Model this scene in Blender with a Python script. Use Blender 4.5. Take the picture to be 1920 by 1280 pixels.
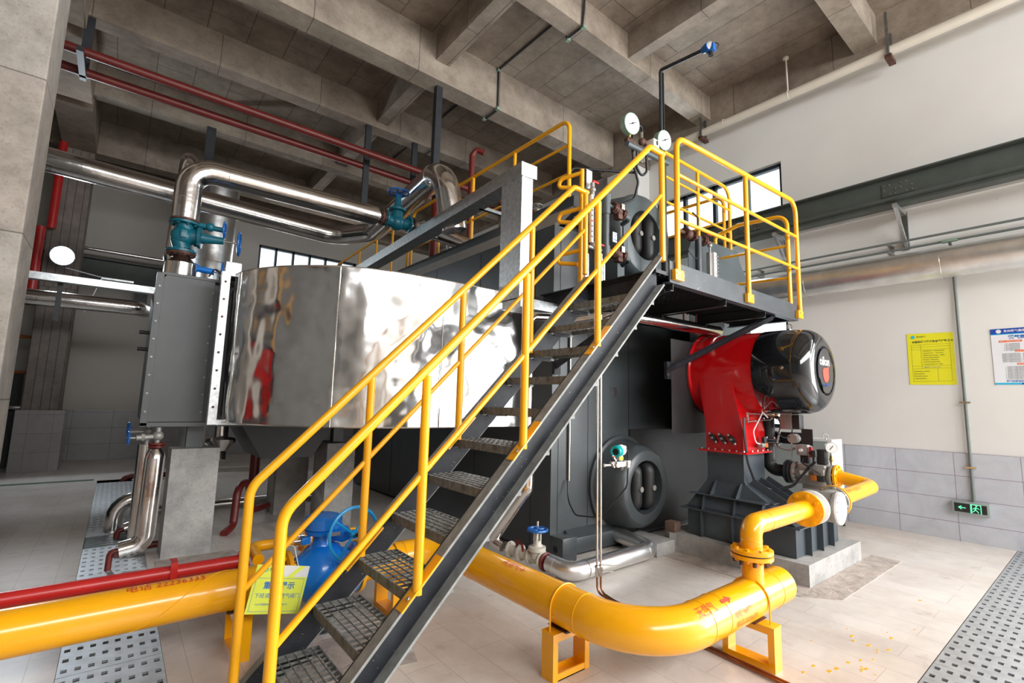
import bpy, bmesh, math, random
from mathutils import Vector, Matrix
random.seed(7)
S = bpy.context.scene
for o in list(bpy.data.objects): bpy.data.objects.remove(o)
C = S.collection
R = math.radians
V = Vector

# ------------------------------------------------------------------ camera
yaw, pit, roll = R(51.17), R(7.105), R(1.512)
fw = V((math.cos(yaw)*math.cos(pit), math.sin(yaw)*math.cos(pit), math.sin(pit)))
r0 = V((math.sin(yaw), -math.cos(yaw), 0)); u0 = r0.cross(fw)
rt = r0*math.cos(roll) + u0*math.sin(roll); up = -r0*math.sin(roll) + u0*math.cos(roll)
cd = bpy.data.cameras.new('camera'); cam = bpy.data.objects.new('camera', cd); C.objects.link(cam)
m = Matrix((( rt.x, up.x, -fw.x, 0), (rt.y, up.y, -fw.y, 0), (rt.z, up.z, -fw.z, 1.3), (0, 0, 0, 1)))
cam.matrix_world = m
cd.sensor_width = 36; cd.lens = 911.4/1920*36; cd.clip_start = 0.05; cd.clip_end = 200
S.camera = cam

# ------------------------------------------------------------------ world, lights, exposure
S.view_settings.view_transform = 'Standard'; S.view_settings.look = 'None'
S.view_settings.exposure = 0.3; S.view_settings.gamma = 1; S.view_settings.use_curve_mapping = False
w = bpy.data.worlds.new('sky'); S.world = w; w.use_nodes = True
bg = w.node_tree.nodes['Background']; bg.inputs[0].default_value = (0.93, 0.97, 1.0, 1); bg.inputs[1].default_value = 1.8

def area(name, loc, direction, sx, sy, energy, col=(1, 1, 1)):
    l = bpy.data.lights.new(name, 'AREA'); l.shape = 'RECTANGLE'; l.size = sx; l.size_y = sy
    l.energy = energy; l.color = col
    o = bpy.data.objects.new(name, l); C.objects.link(o); o.location = loc
    o.rotation_euler = V(direction).to_track_quat('-Z', 'Z').to_euler()
    return o
# daylight: back lamp and its window are added, right_near stands for an unseen door
area('added_daylight_back', (2.6, -4.7, 4.65), (0.05, 1, -0.45), 8.2, 1.4, 430, (0.98, 0.99, 1.0))
area('daylight_right_near', (6.8, -2.6, 2.4), (-1, 0.15, -0.1), 3.9, 4.6, 620, (0.98, 0.99, 1.0))
area('daylight_right_high', (6.8, 3.65, 4.25), (-1, 0, -0.2), 1.8, 0.9, 50, (0.75, 0.88, 1.0))
area('daylight_far', (3.4, 12.3, 4.3), (0, -1, -0.1), 2.2, 0.9, 14, (1.0, 0.96, 0.94))

# ------------------------------------------------------------------ materials
def newmat(name):
    mt = bpy.data.materials.new(name); mt.use_nodes = True
    nt = mt.node_tree; return mt, nt, nt.nodes['Principled BSDF']

def noise(nt, scale, detail=6, rough=0.55, coord='Object', vec=None):
    tc = nt.nodes.new('ShaderNodeTexCoord'); n = nt.nodes.new('ShaderNodeTexNoise')
    n.inputs['Scale'].default_value = scale; n.inputs['Detail'].default_value = detail
    n.inputs['Roughness'].default_value = rough
    if vec:
        mp = nt.nodes.new('ShaderNodeMapping'); mp.inputs['Scale'].default_value = vec
        nt.links.new(tc.outputs[coord], mp.inputs[0]); nt.links.new(mp.outputs[0], n.inputs[0])
    else: nt.links.new(tc.outputs[coord], n.inputs[0])
    return n

def ramp(nt, src, stops):
    r = nt.nodes.new('ShaderNodeValToRGB'); e = r.color_ramp.elements
    while len(e) < len(stops): e.new(0.5)
    for i, (p, c) in enumerate(stops): e[i].position = p; e[i].color = (*c, 1)
    nt.links.new(src, r.inputs[0]); return r

def paint(name, col, rough=0.4, metal=0.0, var=0.12, scale=6, bump=0.0, bscale=30, spec=0.5, chips=None, coat=0.0):
    mt, nt, b = newmat(name)
    n = noise(nt, scale)
    lo = tuple(max(0, c*(1-var)) for c in col); hi = tuple(min(1, c*(1+var)) for c in col)
    rm = ramp(nt, n.outputs[0], [(0.3, lo), (0.7, hi)])
    out = rm.outputs[0]
    if chips:
        n2 = noise(nt, chips[1], 3, 0.7)
        r2 = ramp(nt, n2.outputs[0], [(chips[2], (0, 0, 0)), (chips[2]+0.02, (1, 1, 1))])
        mx = nt.nodes.new('ShaderNodeMix'); mx.data_type = 'RGBA'
        nt.links.new(r2.outputs[0], mx.inputs[0]); nt.links.new(out, mx.inputs[6])
        mx.inputs[7].default_value = (*chips[0], 1); out = mx.outputs[2]
    nt.links.new(out, b.inputs['Base Color'])
    b.inputs['Roughness'].default_value = rough; b.inputs['Metallic'].default_value = metal
    b.inputs['Specular IOR Level'].default_value = spec; b.inputs['Coat Weight'].default_value = coat
    if bump:
        nb = noise(nt, bscale, 4); bp = nt.nodes.new('ShaderNodeBump')
        bp.inputs['Strength'].default_value = bump; bp.inputs['Distance'].default_value = 0.02
        nt.links.new(nb.outputs[0], bp.inputs['Height']); nt.links.new(bp.outputs[0], b.inputs['Normal'])
    return mt

def concrete(name, dark, light, board=(1.22, 0.61), axes='XY', joints=True, panelvar=0.5):
    """board-marked concrete: brick texture joints over blotchy noise"""
    mt, nt, b = newmat(name)
    n = noise(nt, 2.2, 10, 0.65); rm = ramp(nt, n.outputs[0], [(0.3, dark), (0.72, light)])
    n3 = noise(nt, 60, 3, 0.7); r3 = ramp(nt, n3.outputs[0], [(0.33, (0.55, 0.53, 0.5)), (0.42, (1, 1, 1))])
    mu = nt.nodes.new('ShaderNodeMix'); mu.data_type = 'RGBA'; mu.blend_type = 'MULTIPLY'; mu.inputs[0].default_value = 0.55
    nt.links.new(rm.outputs[0], mu.inputs[6]); nt.links.new(r3.outputs[0], mu.inputs[7])
    out = mu.outputs[2]
    n4 = noise(nt, 9, 8, 0.75); r4 = ramp(nt, n4.outputs[0], [(0.30, (0.62, 0.60, 0.56)), (0.55, (1, 1, 1))])
    m4 = nt.nodes.new('ShaderNodeMix'); m4.data_type = 'RGBA'; m4.blend_type = 'MULTIPLY'; m4.inputs[0].default_value = 0.6
    nt.links.new(out, m4.inputs[6]); nt.links.new(r4.outputs[0], m4.inputs[7]); out = m4.outputs[2]
    if joints:
        tc = nt.nodes.new('ShaderNodeTexCoord'); sp = nt.nodes.new('ShaderNodeSeparateXYZ'); cb = nt.nodes.new('ShaderNodeCombineXYZ')
        nt.links.new(tc.outputs['Object'], sp.inputs[0])
        nt.links.new(sp.outputs[axes[0]], cb.inputs[0]); nt.links.new(sp.outputs[axes[1]], cb.inputs[1])
        bt = nt.nodes.new('ShaderNodeTexBrick'); bt.inputs['Scale'].default_value = 1
        bt.inputs['Brick Width'].default_value = board[0]; bt.inputs['Row Height'].default_value = board[1]
        bt.inputs['Mortar Size'].default_value = 0.006; bt.inputs['Mortar Smooth'].default_value = 0.3
        bt.inputs['Color1'].default_value = (1, 0.97, 0.94, 1); bt.inputs['Color2'].default_value = (1-0.25*panelvar, 0.93-0.28*panelvar, 0.9-0.33*panelvar, 1)
        bt.inputs['Mortar'].default_value = (0.35, 0.32, 0.28, 1)
        nt.links.new(cb.outputs[0], bt.inputs[0])
        m2 = nt.nodes.new('ShaderNodeMix'); m2.data_type = 'RGBA'; m2.blend_type = 'MULTIPLY'; m2.inputs[0].default_value = 0.9
        nt.links.new(out, m2.inputs[6]); nt.links.new(bt.outputs['Color'], m2.inputs[7]); out = m2.outputs[2]
    nt.links.new(out, b.inputs['Base Color']); b.inputs['Roughness'].default_value = 0.85
    bp = nt.nodes.new('ShaderNodeBump'); bp.inputs['Strength'].default_value = 0.25; bp.inputs['Distance'].default_value = 0.01
    nt.links.new(n.outputs[0], bp.inputs['Height']); nt.links.new(bp.outputs[0], b.inputs['Normal'])
    return mt

def tiles(name, c1, c2, mortar, bw, rh, axes, rough=0.3, off=0.0, ms=0.003, stain=None, vein=True, shift=(0, 0), smooth=0.1):
    mt, nt, b = newmat(name)
    tc = nt.nodes.new('ShaderNodeTexCoord'); sp = nt.nodes.new('ShaderNodeSeparateXYZ'); cb = nt.nodes.new('ShaderNodeCombineXYZ')
    nt.links.new(tc.outputs['Object'], sp.inputs[0])
    for i in (0, 1):
        ad = nt.nodes.new('ShaderNodeMath'); ad.operation = 'ADD'; ad.inputs[1].default_value = shift[i]
        nt.links.new(sp.outputs[axes[i]], ad.inputs[0]); nt.links.new(ad.outputs[0], cb.inputs[i])
    bt = nt.nodes.new('ShaderNodeTexBrick'); bt.inputs['Scale'].default_value = 1; bt.offset = off
    bt.inputs['Brick Width'].default_value = bw; bt.inputs['Row Height'].default_value = rh
    bt.inputs['Mortar Size'].default_value = ms; bt.inputs['Mortar Smooth'].default_value = smooth
    bt.inputs['Color1'].default_value = (*c1, 1); bt.inputs['Color2'].default_value = (*c2, 1); bt.inputs['Mortar'].default_value = (*mortar, 1)
    nt.links.new(cb.outputs[0], bt.inputs[0]); out = bt.outputs['Color']
    if vein:
        n = noise(nt, 3.0, 8, 0.7, vec=(1, 1, 1)); n.inputs['Distortion'].default_value = 1.5
        rm = ramp(nt, n.outputs[0], [(0.35, (0.86, 0.86, 0.88)), (0.6, (1, 1, 1))])
        mu = nt.nodes.new('ShaderNodeMix'); mu.data_type = 'RGBA'; mu.blend_type = 'MULTIPLY'; mu.inputs[0].default_value = 0.8
        nt.links.new(out, mu.inputs[6]); nt.links.new(rm.outputs[0], mu.inputs[7]); out = mu.outputs[2]
    if stain:
        for sc, lo, hi, col, amt in stain:
            n = noise(nt, sc, 8, 0.65); rm = ramp(nt, n.outputs[0], [(lo, col), (hi, (1, 1, 1))])
            mu = nt.nodes.new('ShaderNodeMix'); mu.data_type = 'RGBA'; mu.blend_type = 'MULTIPLY'; mu.inputs[0].default_value = amt
            nt.links.new(out, mu.inputs[6]); nt.links.new(rm.outputs[0], mu.inputs[7]); out = mu.outputs[2]
    nt.links.new(out, b.inputs['Base Color']); b.inputs['Roughness'].default_value = rough
    return mt

def metal(name, col, rough, bump=0.0, bscale=4, var=0.1, vscale=5, stretch=None, dist=0.03):
    mt, nt, b = newmat(name)
    n = noise(nt, vscale, 5, 0.6, vec=stretch)
    rm = ramp(nt, n.outputs[0], [(0.3, tuple(c*(1-var) for c in col)), (0.7, tuple(min(1, c*(1+var)) for c in col))])
    nt.links.new(rm.outputs[0], b.inputs['Base Color']); b.inputs['Metallic'].default_value = 1; b.inputs['Roughness'].default_value = rough
    if bump:
        nb = noise(nt, bscale, 2, 0.5); bp = nt.nodes.new('ShaderNodeBump')
        bp.inputs['Strength'].default_value = bump; bp.inputs['Distance'].default_value = dist
        nt.links.new(nb.outputs[0], bp.inputs['Height']); nt.links.new(bp.outputs[0], b.inputs['Normal'])
    return mt

def emit(name, col, st):
    mt = bpy.data.materials.new(name); mt.use_nodes = True; nt = mt.node_tree; nt.nodes.clear()
    e = nt.nodes.new('ShaderNodeEmission'); o = nt.nodes.new('ShaderNodeOutputMaterial')
    e.inputs[0].default_value = (*col, 1); e.inputs[1].default_value = st
    nt.links.new(e.outputs[0], o.inputs[0]); return mt

def glass(name):
    mt = bpy.data.materials.new(name); mt.use_nodes = True; nt = mt.node_tree; nt.nodes.clear()
    t = nt.nodes.new('ShaderNodeBsdfTransparent'); g = nt.nodes.new('ShaderNodeBsdfGlossy'); mx = nt.nodes.new('ShaderNodeMixShader')
    fr = nt.nodes.new('ShaderNodeFresnel'); fr.inputs[0].default_value = 1.45; o = nt.nodes.new('ShaderNodeOutputMaterial')
    t.inputs[0].default_value = (0.93, 0.97, 0.98, 1); g.inputs['Roughness'].default_value = 0.02
    nt.links.new(fr.outputs[0], mx.inputs[0]); nt.links.new(t.outputs[0], mx.inputs[1]); nt.links.new(g.outputs[0], mx.inputs[2])
    nt.links.new(mx.outputs[0], o.inputs[0]); return mt

M = {}
M['ceil'] = concrete('concrete_ceiling', (0.20, 0.165, 0.13), (0.40, 0.345, 0.28), (2.4, 0.61), 'XY')
M['slab'] = concrete('concrete_slab', (0.20, 0.165, 0.13), (0.38, 0.33, 0.27), (3.4, 0.46), 'YX')
M['beamx'] = concrete('concrete_beam_long', (0.22, 0.185, 0.15), (0.44, 0.385, 0.32), (1.3, 3.0), 'XY')
M['beamy'] = concrete('concrete_beam_cross', (0.22, 0.185, 0.15), (0.43, 0.375, 0.31), (1.3, 3.0), 'YX')
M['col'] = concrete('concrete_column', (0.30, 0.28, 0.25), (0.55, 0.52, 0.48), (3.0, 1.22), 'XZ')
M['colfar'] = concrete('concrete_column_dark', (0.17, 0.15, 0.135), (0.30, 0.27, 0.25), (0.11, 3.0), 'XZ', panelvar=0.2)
M['plinth'] = concrete('concrete_plinth', (0.22, 0.22, 0.22), (0.52, 0.50, 0.47), joints=False)
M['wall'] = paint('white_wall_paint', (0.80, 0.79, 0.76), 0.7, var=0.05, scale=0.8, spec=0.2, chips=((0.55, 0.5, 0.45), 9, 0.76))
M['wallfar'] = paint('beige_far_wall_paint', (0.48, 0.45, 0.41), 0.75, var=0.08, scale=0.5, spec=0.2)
M['walldark'] = paint('darkened_left_wall', (0.17, 0.165, 0.155), 0.8, var=0.1, scale=1)  # colour darkened to stand for the dim left hall and cut bounce light
M['walltile'] = tiles('grey_wall_tile', (0.60, 0.62, 0.67), (0.56, 0.58, 0.63), (0.30, 0.24, 0.33), 0.495, 0.238, 'YZ', 0.25, shift=(0.355, 0.055))
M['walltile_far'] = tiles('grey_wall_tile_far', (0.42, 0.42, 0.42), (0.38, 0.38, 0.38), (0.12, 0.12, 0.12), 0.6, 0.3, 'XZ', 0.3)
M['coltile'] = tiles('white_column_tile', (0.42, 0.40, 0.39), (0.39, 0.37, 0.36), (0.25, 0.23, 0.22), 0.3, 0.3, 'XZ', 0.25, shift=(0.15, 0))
M['floor'] = tiles('floor_tile', (0.72, 0.67, 0.62), (0.68, 0.63, 0.58), (0.52, 0.46, 0.41), 0.85, 0.2, 'YX', 0.33, off=0.37, ms=0.002, vein=True,
                   stain=[(0.7, 0.36, 0.56, (0.78, 0.70, 0.64), 0.8), (5, 0.30, 0.40, (0.60, 0.50, 0.44), 0.45), (26, 0.25, 0.33, (0.5, 0.38, 0.3), 0.5)])
M['pit'] = paint('trench_dark', (0.012, 0.010, 0.012), 0.9)  # near-black colour stands in for the shade under the covers
M['rawfloor'] = paint('patched_mortar', (0.42, 0.36, 0.32), 0.9, var=0.25, scale=9, bump=0.4)
M['greenstrip'] = paint('green_floor_stripe', (0.10, 0.15, 0.11), 0.6, var=0.4, scale=14)
M['yellow'] = paint('yellow_gloss_paint', (0.97, 0.43, 0.004), 0.22, var=0.05, scale=4, chips=((0.75, 0.55, 0.35), 28, 0.75), coat=0.3)
M['yellowrail'] = paint('yellow_rail_paint', (0.93, 0.42, 0.005), 0.30, var=0.06, scale=5, chips=((0.62, 0.5, 0.4), 40, 0.735), coat=0.2)
M['red'] = paint('red_gloss_paint', (0.50, 0.004, 0.006), 0.17, var=0.05, coat=0.4)
M['redpipe'] = paint('red_oxide_paint', (0.14, 0.016, 0.012), 0.4, var=0.15)
M['fire'] = paint('bright_red_paint', (0.50, 0.02, 0.018), 0.3, var=0.1, chips=((0.9, 0.4, 0.05), 22, 0.72))
M['rust'] = paint('rusty_iron', (0.11, 0.05, 0.035), 0.6, var=0.5, scale=25, metal=0.3)
M['black'] = paint('black_gloss', (0.010, 0.011, 0.013), 0.09, var=0.1, coat=0.5)
M['blackmat'] = paint('black_matte', (0.018, 0.018, 0.019), 0.5, var=0.2)
M['cavity'] = paint('dark_cavity', (0.006, 0.006, 0.007), 0.6, var=0.2)
M['boiler'] = paint('boiler_grey_paint', (0.052, 0.060, 0.064), 0.34, var=0.16, scale=2.5, chips=((0.3, 0.32, 0.33), 55, 0.735), bump=0.05, bscale=5)
M['drum'] = paint('drum_grey_paint', (0.085, 0.105, 0.112), 0.38, var=0.12, scale=2)
M['bracket'] = paint('grey_steel_paint', (0.045, 0.052, 0.060), 0.4, var=0.25, scale=6, chips=((0.4, 0.4, 0.4), 60, 0.70))
M['stair'] = paint('stair_steel_paint', (0.020, 0.022, 0.027), 0.5, var=0.45, scale=9, spec=0.25, chips=((0.55, 0.53, 0.50), 70, 0.70))
M['flangepale'] = paint('pale_flange_steel', (0.24, 0.245, 0.235), 0.6, var=0.3, scale=14, chips=((0.45, 0.43, 0.40), 60, 0.72))  # stringer flanges, paler than the web
M['base'] = paint('hood_grey_paint', (0.055, 0.068, 0.080), 0.45, var=0.15, scale=5, chips=((0.45, 0.45, 0.44), 45, 0.715))
M['soffit'] = paint('beige_cladding', (0.30, 0.26, 0.22), 0.55, var=0.1)
M['mirror'] = metal('polished_aluminium_sheet', (0.84, 0.83, 0.82), 0.15, bump=0.75, bscale=2.3, dist=0.08, var=0.06)
M['alu'] = metal('aluminium_jacket', (0.78, 0.76, 0.74), 0.16, bump=0.08, bscale=9, var=0.08)
M['aludull'] = metal('dull_aluminium_jacket', (0.80, 0.80, 0.79), 0.36, bump=0.15, bscale=7, var=0.12)
M['galv'] = metal('galvanised_steel', (0.66, 0.69, 0.70), 0.42, var=0.22, vscale=28)
M['galvdark'] = metal('galvanised_dark', (0.24, 0.26, 0.26), 0.42, var=0.15, vscale=18)
M['steelbox'] = paint('grey_box_sheet', (0.115, 0.122, 0.125), 0.5, var=0.10, scale=3)
M['chrome'] = metal('bright_steel', (0.72, 0.70, 0.66), 0.22, var=0.1)
M['brass'] = metal('brass', (0.60, 0.45, 0.18), 0.3)
M['copper'] = metal('copper_tube', (0.36, 0.16, 0.09), 0.35, var=0.25)
M['cast'] = paint('cast_aluminium', (0.33, 0.32, 0.30), 0.45, var=0.15, metal=0.4)
M['blue'] = paint('blue_valve_paint', (0.008, 0.20, 0.72), 0.25, var=0.12, coat=0.3)
M['lightblue'] = paint('light_blue_paint', (0.01, 0.35, 0.78), 0.25, var=0.06, coat=0.3)
M['teal'] = paint('teal_valve_paint', (0.005, 0.12, 0.17), 0.35, var=0.2)
M['wheelblue'] = paint('blue_handwheel_paint', (0.015, 0.12, 0.42), 0.3, var=0.1)
M['tealbright'] = paint('turquoise_plastic', (0.0, 0.36, 0.34), 0.3)
M['cream'] = paint('cream_valve_paint', (0.52, 0.49, 0.42), 0.5, var=0.2, chips=((0.3, 0.15, 0.08), 30, 0.72))
M['white'] = paint('white_enamel', (0.80, 0.80, 0.79), 0.35, var=0.04)
M['whitepipe'] = paint('ivory_pipe_paint', (0.74, 0.68, 0.58), 0.45, var=0.04)
M['dial'] = paint('dial_face', (0.78, 0.80, 0.80), 0.3, var=0.02)
M['mint'] = paint('mint_green_case', (0.30, 0.45, 0.36), 0.4, var=0.08)
M['crane'] = paint('green_grey_beam_paint', (0.070, 0.082, 0.074), 0.5, var=0.12)
M['frame'] = paint('dark_window_frame', (0.012, 0.022, 0.035), 0.35)
M['cable'] = paint('black_cable', (0.012, 0.012, 0.014), 0.45)
M['steelgrey'] = paint('dark_steel_section', (0.022, 0.024, 0.028), 0.5, var=0.2)
M['conduit'] = paint('grey_conduit', (0.16, 0.18, 0.17), 0.4, var=0.1)
M['box_green'] = paint('green_junction_box', (0.22, 0.32, 0.24), 0.5)
M['grating'] = metal('grating_plate', (0.62, 0.64, 0.66), 0.5, var=0.15, vscale=12)
M['gratebar'] = paint('painted_grating_bar', (0.18, 0.185, 0.175), 0.5, var=0.5, scale=30, metal=0.2)
M['paper_yellow'] = paint('yellow_notice', (0.88, 0.83, 0.02), 0.6, var=0.02)
M['tag_yellow'] = paint('yellow_green_tag', (0.80, 0.88, 0.10), 0.35, var=0.03)
M['ink'] = paint('dark_ink', (0.03, 0.04, 0.03), 0.6)
M['inkblue'] = paint('blue_ink', (0.02, 0.16, 0.50), 0.5)
M['inkred'] = paint('red_stencil_ink', (0.62, 0.06, 0.02), 0.5)
M['orange'] = paint('orange_label', (0.86, 0.18, 0.05), 0.5)
M['poster'] = paint('white_poster', (0.82, 0.84, 0.88), 0.5, var=0.02)
M['posterblue'] = paint('poster_blue', (0.01, 0.07, 0.42), 0.5, var=0.02)
M['cyan'] = paint('poster_cyan', (0.02, 0.50, 0.78), 0.5, var=0.02)
M['logo_red'] = paint('logo_red', (0.75, 0.05, 0.02), 0.4)
M['green_lit'] = emit('lit_green_sign', (0.15, 0.95, 0.45), 1.3)
M['sign_black'] = paint('sign_black_glass', (0.01, 0.012, 0.012), 0.15)
M['lampface'] = emit('lamp_face', (0.85, 0.93, 1.0), 60)
M['glass'] = glass('window_glass')
M['grey_cab'] = paint('grey_cabinet_paint', (0.30, 0.34, 0.33), 0.4, var=0.03)
M['twine'] = paint('white_tie', (0.75, 0.75, 0.78), 0.5)
M['orangeamb'] = paint('orange_machine_paint', (0.45, 0.12, 0.01), 0.4)

# ------------------------------------------------------------------ mesh builder
def basis(a):
    a = V(a).normalized(); t = V((0, 0, 1)) if abs(a.z) < 0.9 else V((1, 0, 0))
    u = t.cross(a).normalized(); return a, u, a.cross(u)

class MB:
    def __init__(s): s.bm = bmesh.new()
    def box(s, x0, y0, z0, x1, y1, z1, bev=0.0):
        g = bmesh.ops.create_cube(s.bm, size=1)['verts']
        for v in g: v.co = V(((x0+x1)/2 + v.co.x*(x1-x0), (y0+y1)/2 + v.co.y*(y1-y0), (z0+z1)/2 + v.co.z*(z1-z0)))
        if bev:
            es = list({e for v in g for e in v.link_edges})
            bmesh.ops.bevel(s.bm, geom=es, offset=bev, segments=2, affect='EDGES', profile=0.6)
        return s
    def obox(s, p0, p1, w, h, upv=(0, 0, 1)):
        """bar from p0 to p1, width w (sideways) and height h (towards upv)"""
        p0, p1 = V(p0), V(p1); a = (p1-p0).normalized(); sd = a.cross(V(upv))
        if sd.length < 1e-4: sd = a.cross(V((1, 0, 0)))
        sd.normalize(); u = sd.cross(a).normalized()
        vs = [s.bm.verts.new(p + sd*i*w/2 + u*j*h/2) for p in (p0, p1) for i, j in ((-1, -1), (1, -1), (1, 1), (-1, 1))]
        for f in ((3, 2, 1, 0), (4, 5, 6, 7), (0, 1, 5, 4), (1, 2, 6, 5), (2, 3, 7, 6), (3, 0, 4, 7)): s.bm.faces.new([vs[i] for i in f])
        return s
    def lathe(s, o, axis, prof, seg=32, cap=True):
        a, u, v = basis(axis); o = V(o); rings = []
        for t, r in prof:
            rings.append([s.bm.verts.new(o + a*t + (u*math.cos(2*math.pi*i/seg) + v*math.sin(2*math.pi*i/seg))*max(r, 1e-4)) for i in range(seg)])
        for k in range(len(rings)-1):
            A, B = rings[k], rings[k+1]
            for i in range(seg): s.bm.faces.new((A[i], A[(i+1) % seg], B[(i+1) % seg], B[i]))
        if cap:
            s.bm.faces.new(list(reversed(rings[0]))); s.bm.faces.new(rings[-1])
        return s
    def cyl(s, p0, p1, r, seg=20, r1=None):
        p0, p1 = V(p0), V(p1); L = (p1-p0).length
        return s.lathe(p0, p1-p0, [(0, r), (L, r if r1 is None else r1)], seg)
    def tube(s, pts, r, fil=0.0, seg=14, steps=7, cap=True):
        pts = [V(p) for p in pts]; path = [pts[0]]
        for i in range(1, len(pts)-1):
            a, b, c = pts[i-1], pts[i], pts[i+1]
            d1 = (a-b); d2 = (c-b); f = fil[i-1] if isinstance(fil, (list, tuple)) else fil
            ang = d1.angle(d2)
            if f <= 0 or ang > 3.1: path.append(b); continue
            t = f/math.tan(ang/2); t = min(t, d1.length*0.49, d2.length*0.49)
            P, Qq = b + d1.normalized()*t, b + d2.normalized()*t
            for k in range(steps+1):
                q = k/steps
                # circular-like blend (rational quadratic)
                wgt = math.sin(ang/2)
                den = (1-q)**2 + 2*q*(1-q)*wgt + q*q
                path.append((P*(1-q)**2 + b*(2*q*(1-q)*wgt) + Qq*q*q)/den)
        path.append(pts[-1])
        t0 = (path[1]-path[0]).normalized(); _, u, v = basis(t0); rings = []
        for i, p in enumerate(path):
            if i == 0: t = t0
            elif i == len(path)-1: t = (path[-1]-path[-2]).normalized()
            else: t = ((path[i+1]-p).normalized() + (p-path[i-1]).normalized()).normalized()
            u = (u - t*u.dot(t)).normalized(); v = t.cross(u)
            k = 1.0
            if 0 < i < len(path)-1:
                cs = (path[i+1]-p).normalized().dot(t); k = 1/max(cs, 0.6)
                k = 1 + (k-1)*0.5
            rr = r[i] if isinstance(r, list) else r
            rings.append([s.bm.verts.new(p + (u*math.cos(2*math.pi*j/seg) + v*math.sin(2*math.pi*j/seg))*rr*k) for j in range(seg)])
        for k in range(len(rings)-1):
            A, B = rings[k], rings[k+1]
            for i in range(seg): s.bm.faces.new((A[i], A[(i+1) % seg], B[(i+1) % seg], B[i]))
        if cap: s.bm.faces.new(list(reversed(rings[0]))); s.bm.faces.new(rings[-1])
        return s
    def torus(s, c, n, Rr, r, seg=36, ms=10):
        a, u, v = basis(n); c = V(c); rings = []
        for i in range(seg):
            d = u*math.cos(2*math.pi*i/seg) + v*math.sin(2*math.pi*i/seg)
            rings.append([s.bm.verts.new(c + d*(Rr + r*math.cos(2*math.pi*j/ms)) + a*r*math.sin(2*math.pi*j/ms)) for j in range(ms)])
        for i in range(seg):
            A, B = rings[i], rings[(i+1) % seg]
            for j in range(ms): s.bm.faces.new((A[j], A[(j+1) % ms], B[(j+1) % ms], B[j]))
        return s
    def sph(s, c, r, sc=(1, 1, 1), seg=16):
        g = bmesh.ops.create_uvsphere(s.bm, u_segments=seg, v_segments=seg//2+2, radius=r)['verts']
        for v in g: v.co = V(c) + V((v.co.x*sc[0], v.co.y*sc[1], v.co.z*sc[2]))
        return s
    def bolts(s, c, n, Rr, cnt, r, h, ph=0.0, both=0.0):
        a, u, v = basis(n); c = V(c)
        for i in range(cnt):
            t = ph + 2*math.pi*i/cnt; p = c + (u*math.cos(t) + v*math.sin(t))*Rr
            s.lathe(p - a*both, a, [(0, r), (h+both, r)], 6)
        return s
    def prism(s, poly, f0, f1):
        """poly: 2-D points; f0/f1 map a point to 3-D at the two ends"""
        A = [s.bm.verts.new(f0(*p)) for p in poly]; B = [s.bm.verts.new(f1(*p)) for p in poly]; n = len(poly)
        s.bm.faces.new(A); s.bm.faces.new(list(reversed(B)))
        for i in range(n): s.bm.faces.new((A[i], B[i], B[(i+1) % n], A[(i+1) % n]))
        return s
    def quad(s, *p): s.bm.faces.new([s.bm.verts.new(V(q)) for q in p]); return s
    def build(s, name, mat, parent=None, smooth=True, ang=40, loose=False):
        if loose:                                   # every separate piece becomes an object of its own
            s.bm.verts.index_update(); s.bm.verts.ensure_lookup_table(); left = set(s.bm.verts); out = []
            while left:
                st = [next(iter(left))]; isl = set(st); left.discard(st[0])
                while st:
                    for e in st.pop().link_edges:
                        for q in e.verts:
                            if q in left: left.discard(q); isl.add(q); st.append(q)
                out.append((min(v.index for v in isl), isl))
            out.sort(key=lambda t: t[0]); obs = []
            for _, isl in out:
                p = MB(); mp = {v: p.bm.verts.new(v.co) for v in sorted(isl, key=lambda v: v.index)}
                for f in {f for v in isl for f in v.link_faces}: p.bm.faces.new([mp[v] for v in f.verts])
                obs.append(p.build(name, mat, parent, smooth, ang))
            s.bm.free(); return obs[0]
        bmesh.ops.recalc_face_normals(s.bm, faces=s.bm.faces)
        if smooth:
            for f in s.bm.faces: f.smooth = True
            for e in s.bm.edges:
                if len(e.link_faces) == 2 and e.calc_face_angle(0) > R(ang): e.smooth = False
        me = bpy.data.meshes.new(name); s.bm.to_mesh(me); s.bm.free(); me.materials.append(mat)
        return link(bpy.data.objects.new(name, me), parent)

def wloc(o):
    p = V((0, 0, 0))
    return V(o.location) if o.type == 'EMPTY' else p
def link(o, parent):
    C.objects.link(o)
    if parent is not None:
        o.parent = parent; o.matrix_parent_inverse = Matrix.Translation(-wloc(parent))
    return o
def tag(o, label, cat, group=None, kind=None):
    o['label'] = label; o['category'] = cat
    if group: o['group'] = group
    if kind: o['kind'] = kind
    return o
def thing(name, label, cat, loc=(0, 0, 0), group=None):
    o = bpy.data.objects.new(name, None); C.objects.link(o); o.location = loc; o.empty_display_size = 0.1
    return tag(o, label, cat, group)
def struct(mb, name, mat, label=None, smooth=False):
    o = mb.build(name, mat, None, smooth); o['kind'] = 'structure'
    if label: o['label'] = label
    return o
def dup(root, offset, label=None):
    r = root.copy(); C.objects.link(r); r.location = root.location + V(offset)
    if label: r['label'] = label
    for ch in list(root.children):
        c = ch.copy(); C.objects.link(c); c.parent = r; c.matrix_parent_inverse = ch.matrix_parent_inverse.copy()
        for g in list(ch.children):
            d = g.copy(); C.objects.link(d); d.parent = c; d.matrix_parent_inverse = g.matrix_parent_inverse.copy()
    return r

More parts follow.
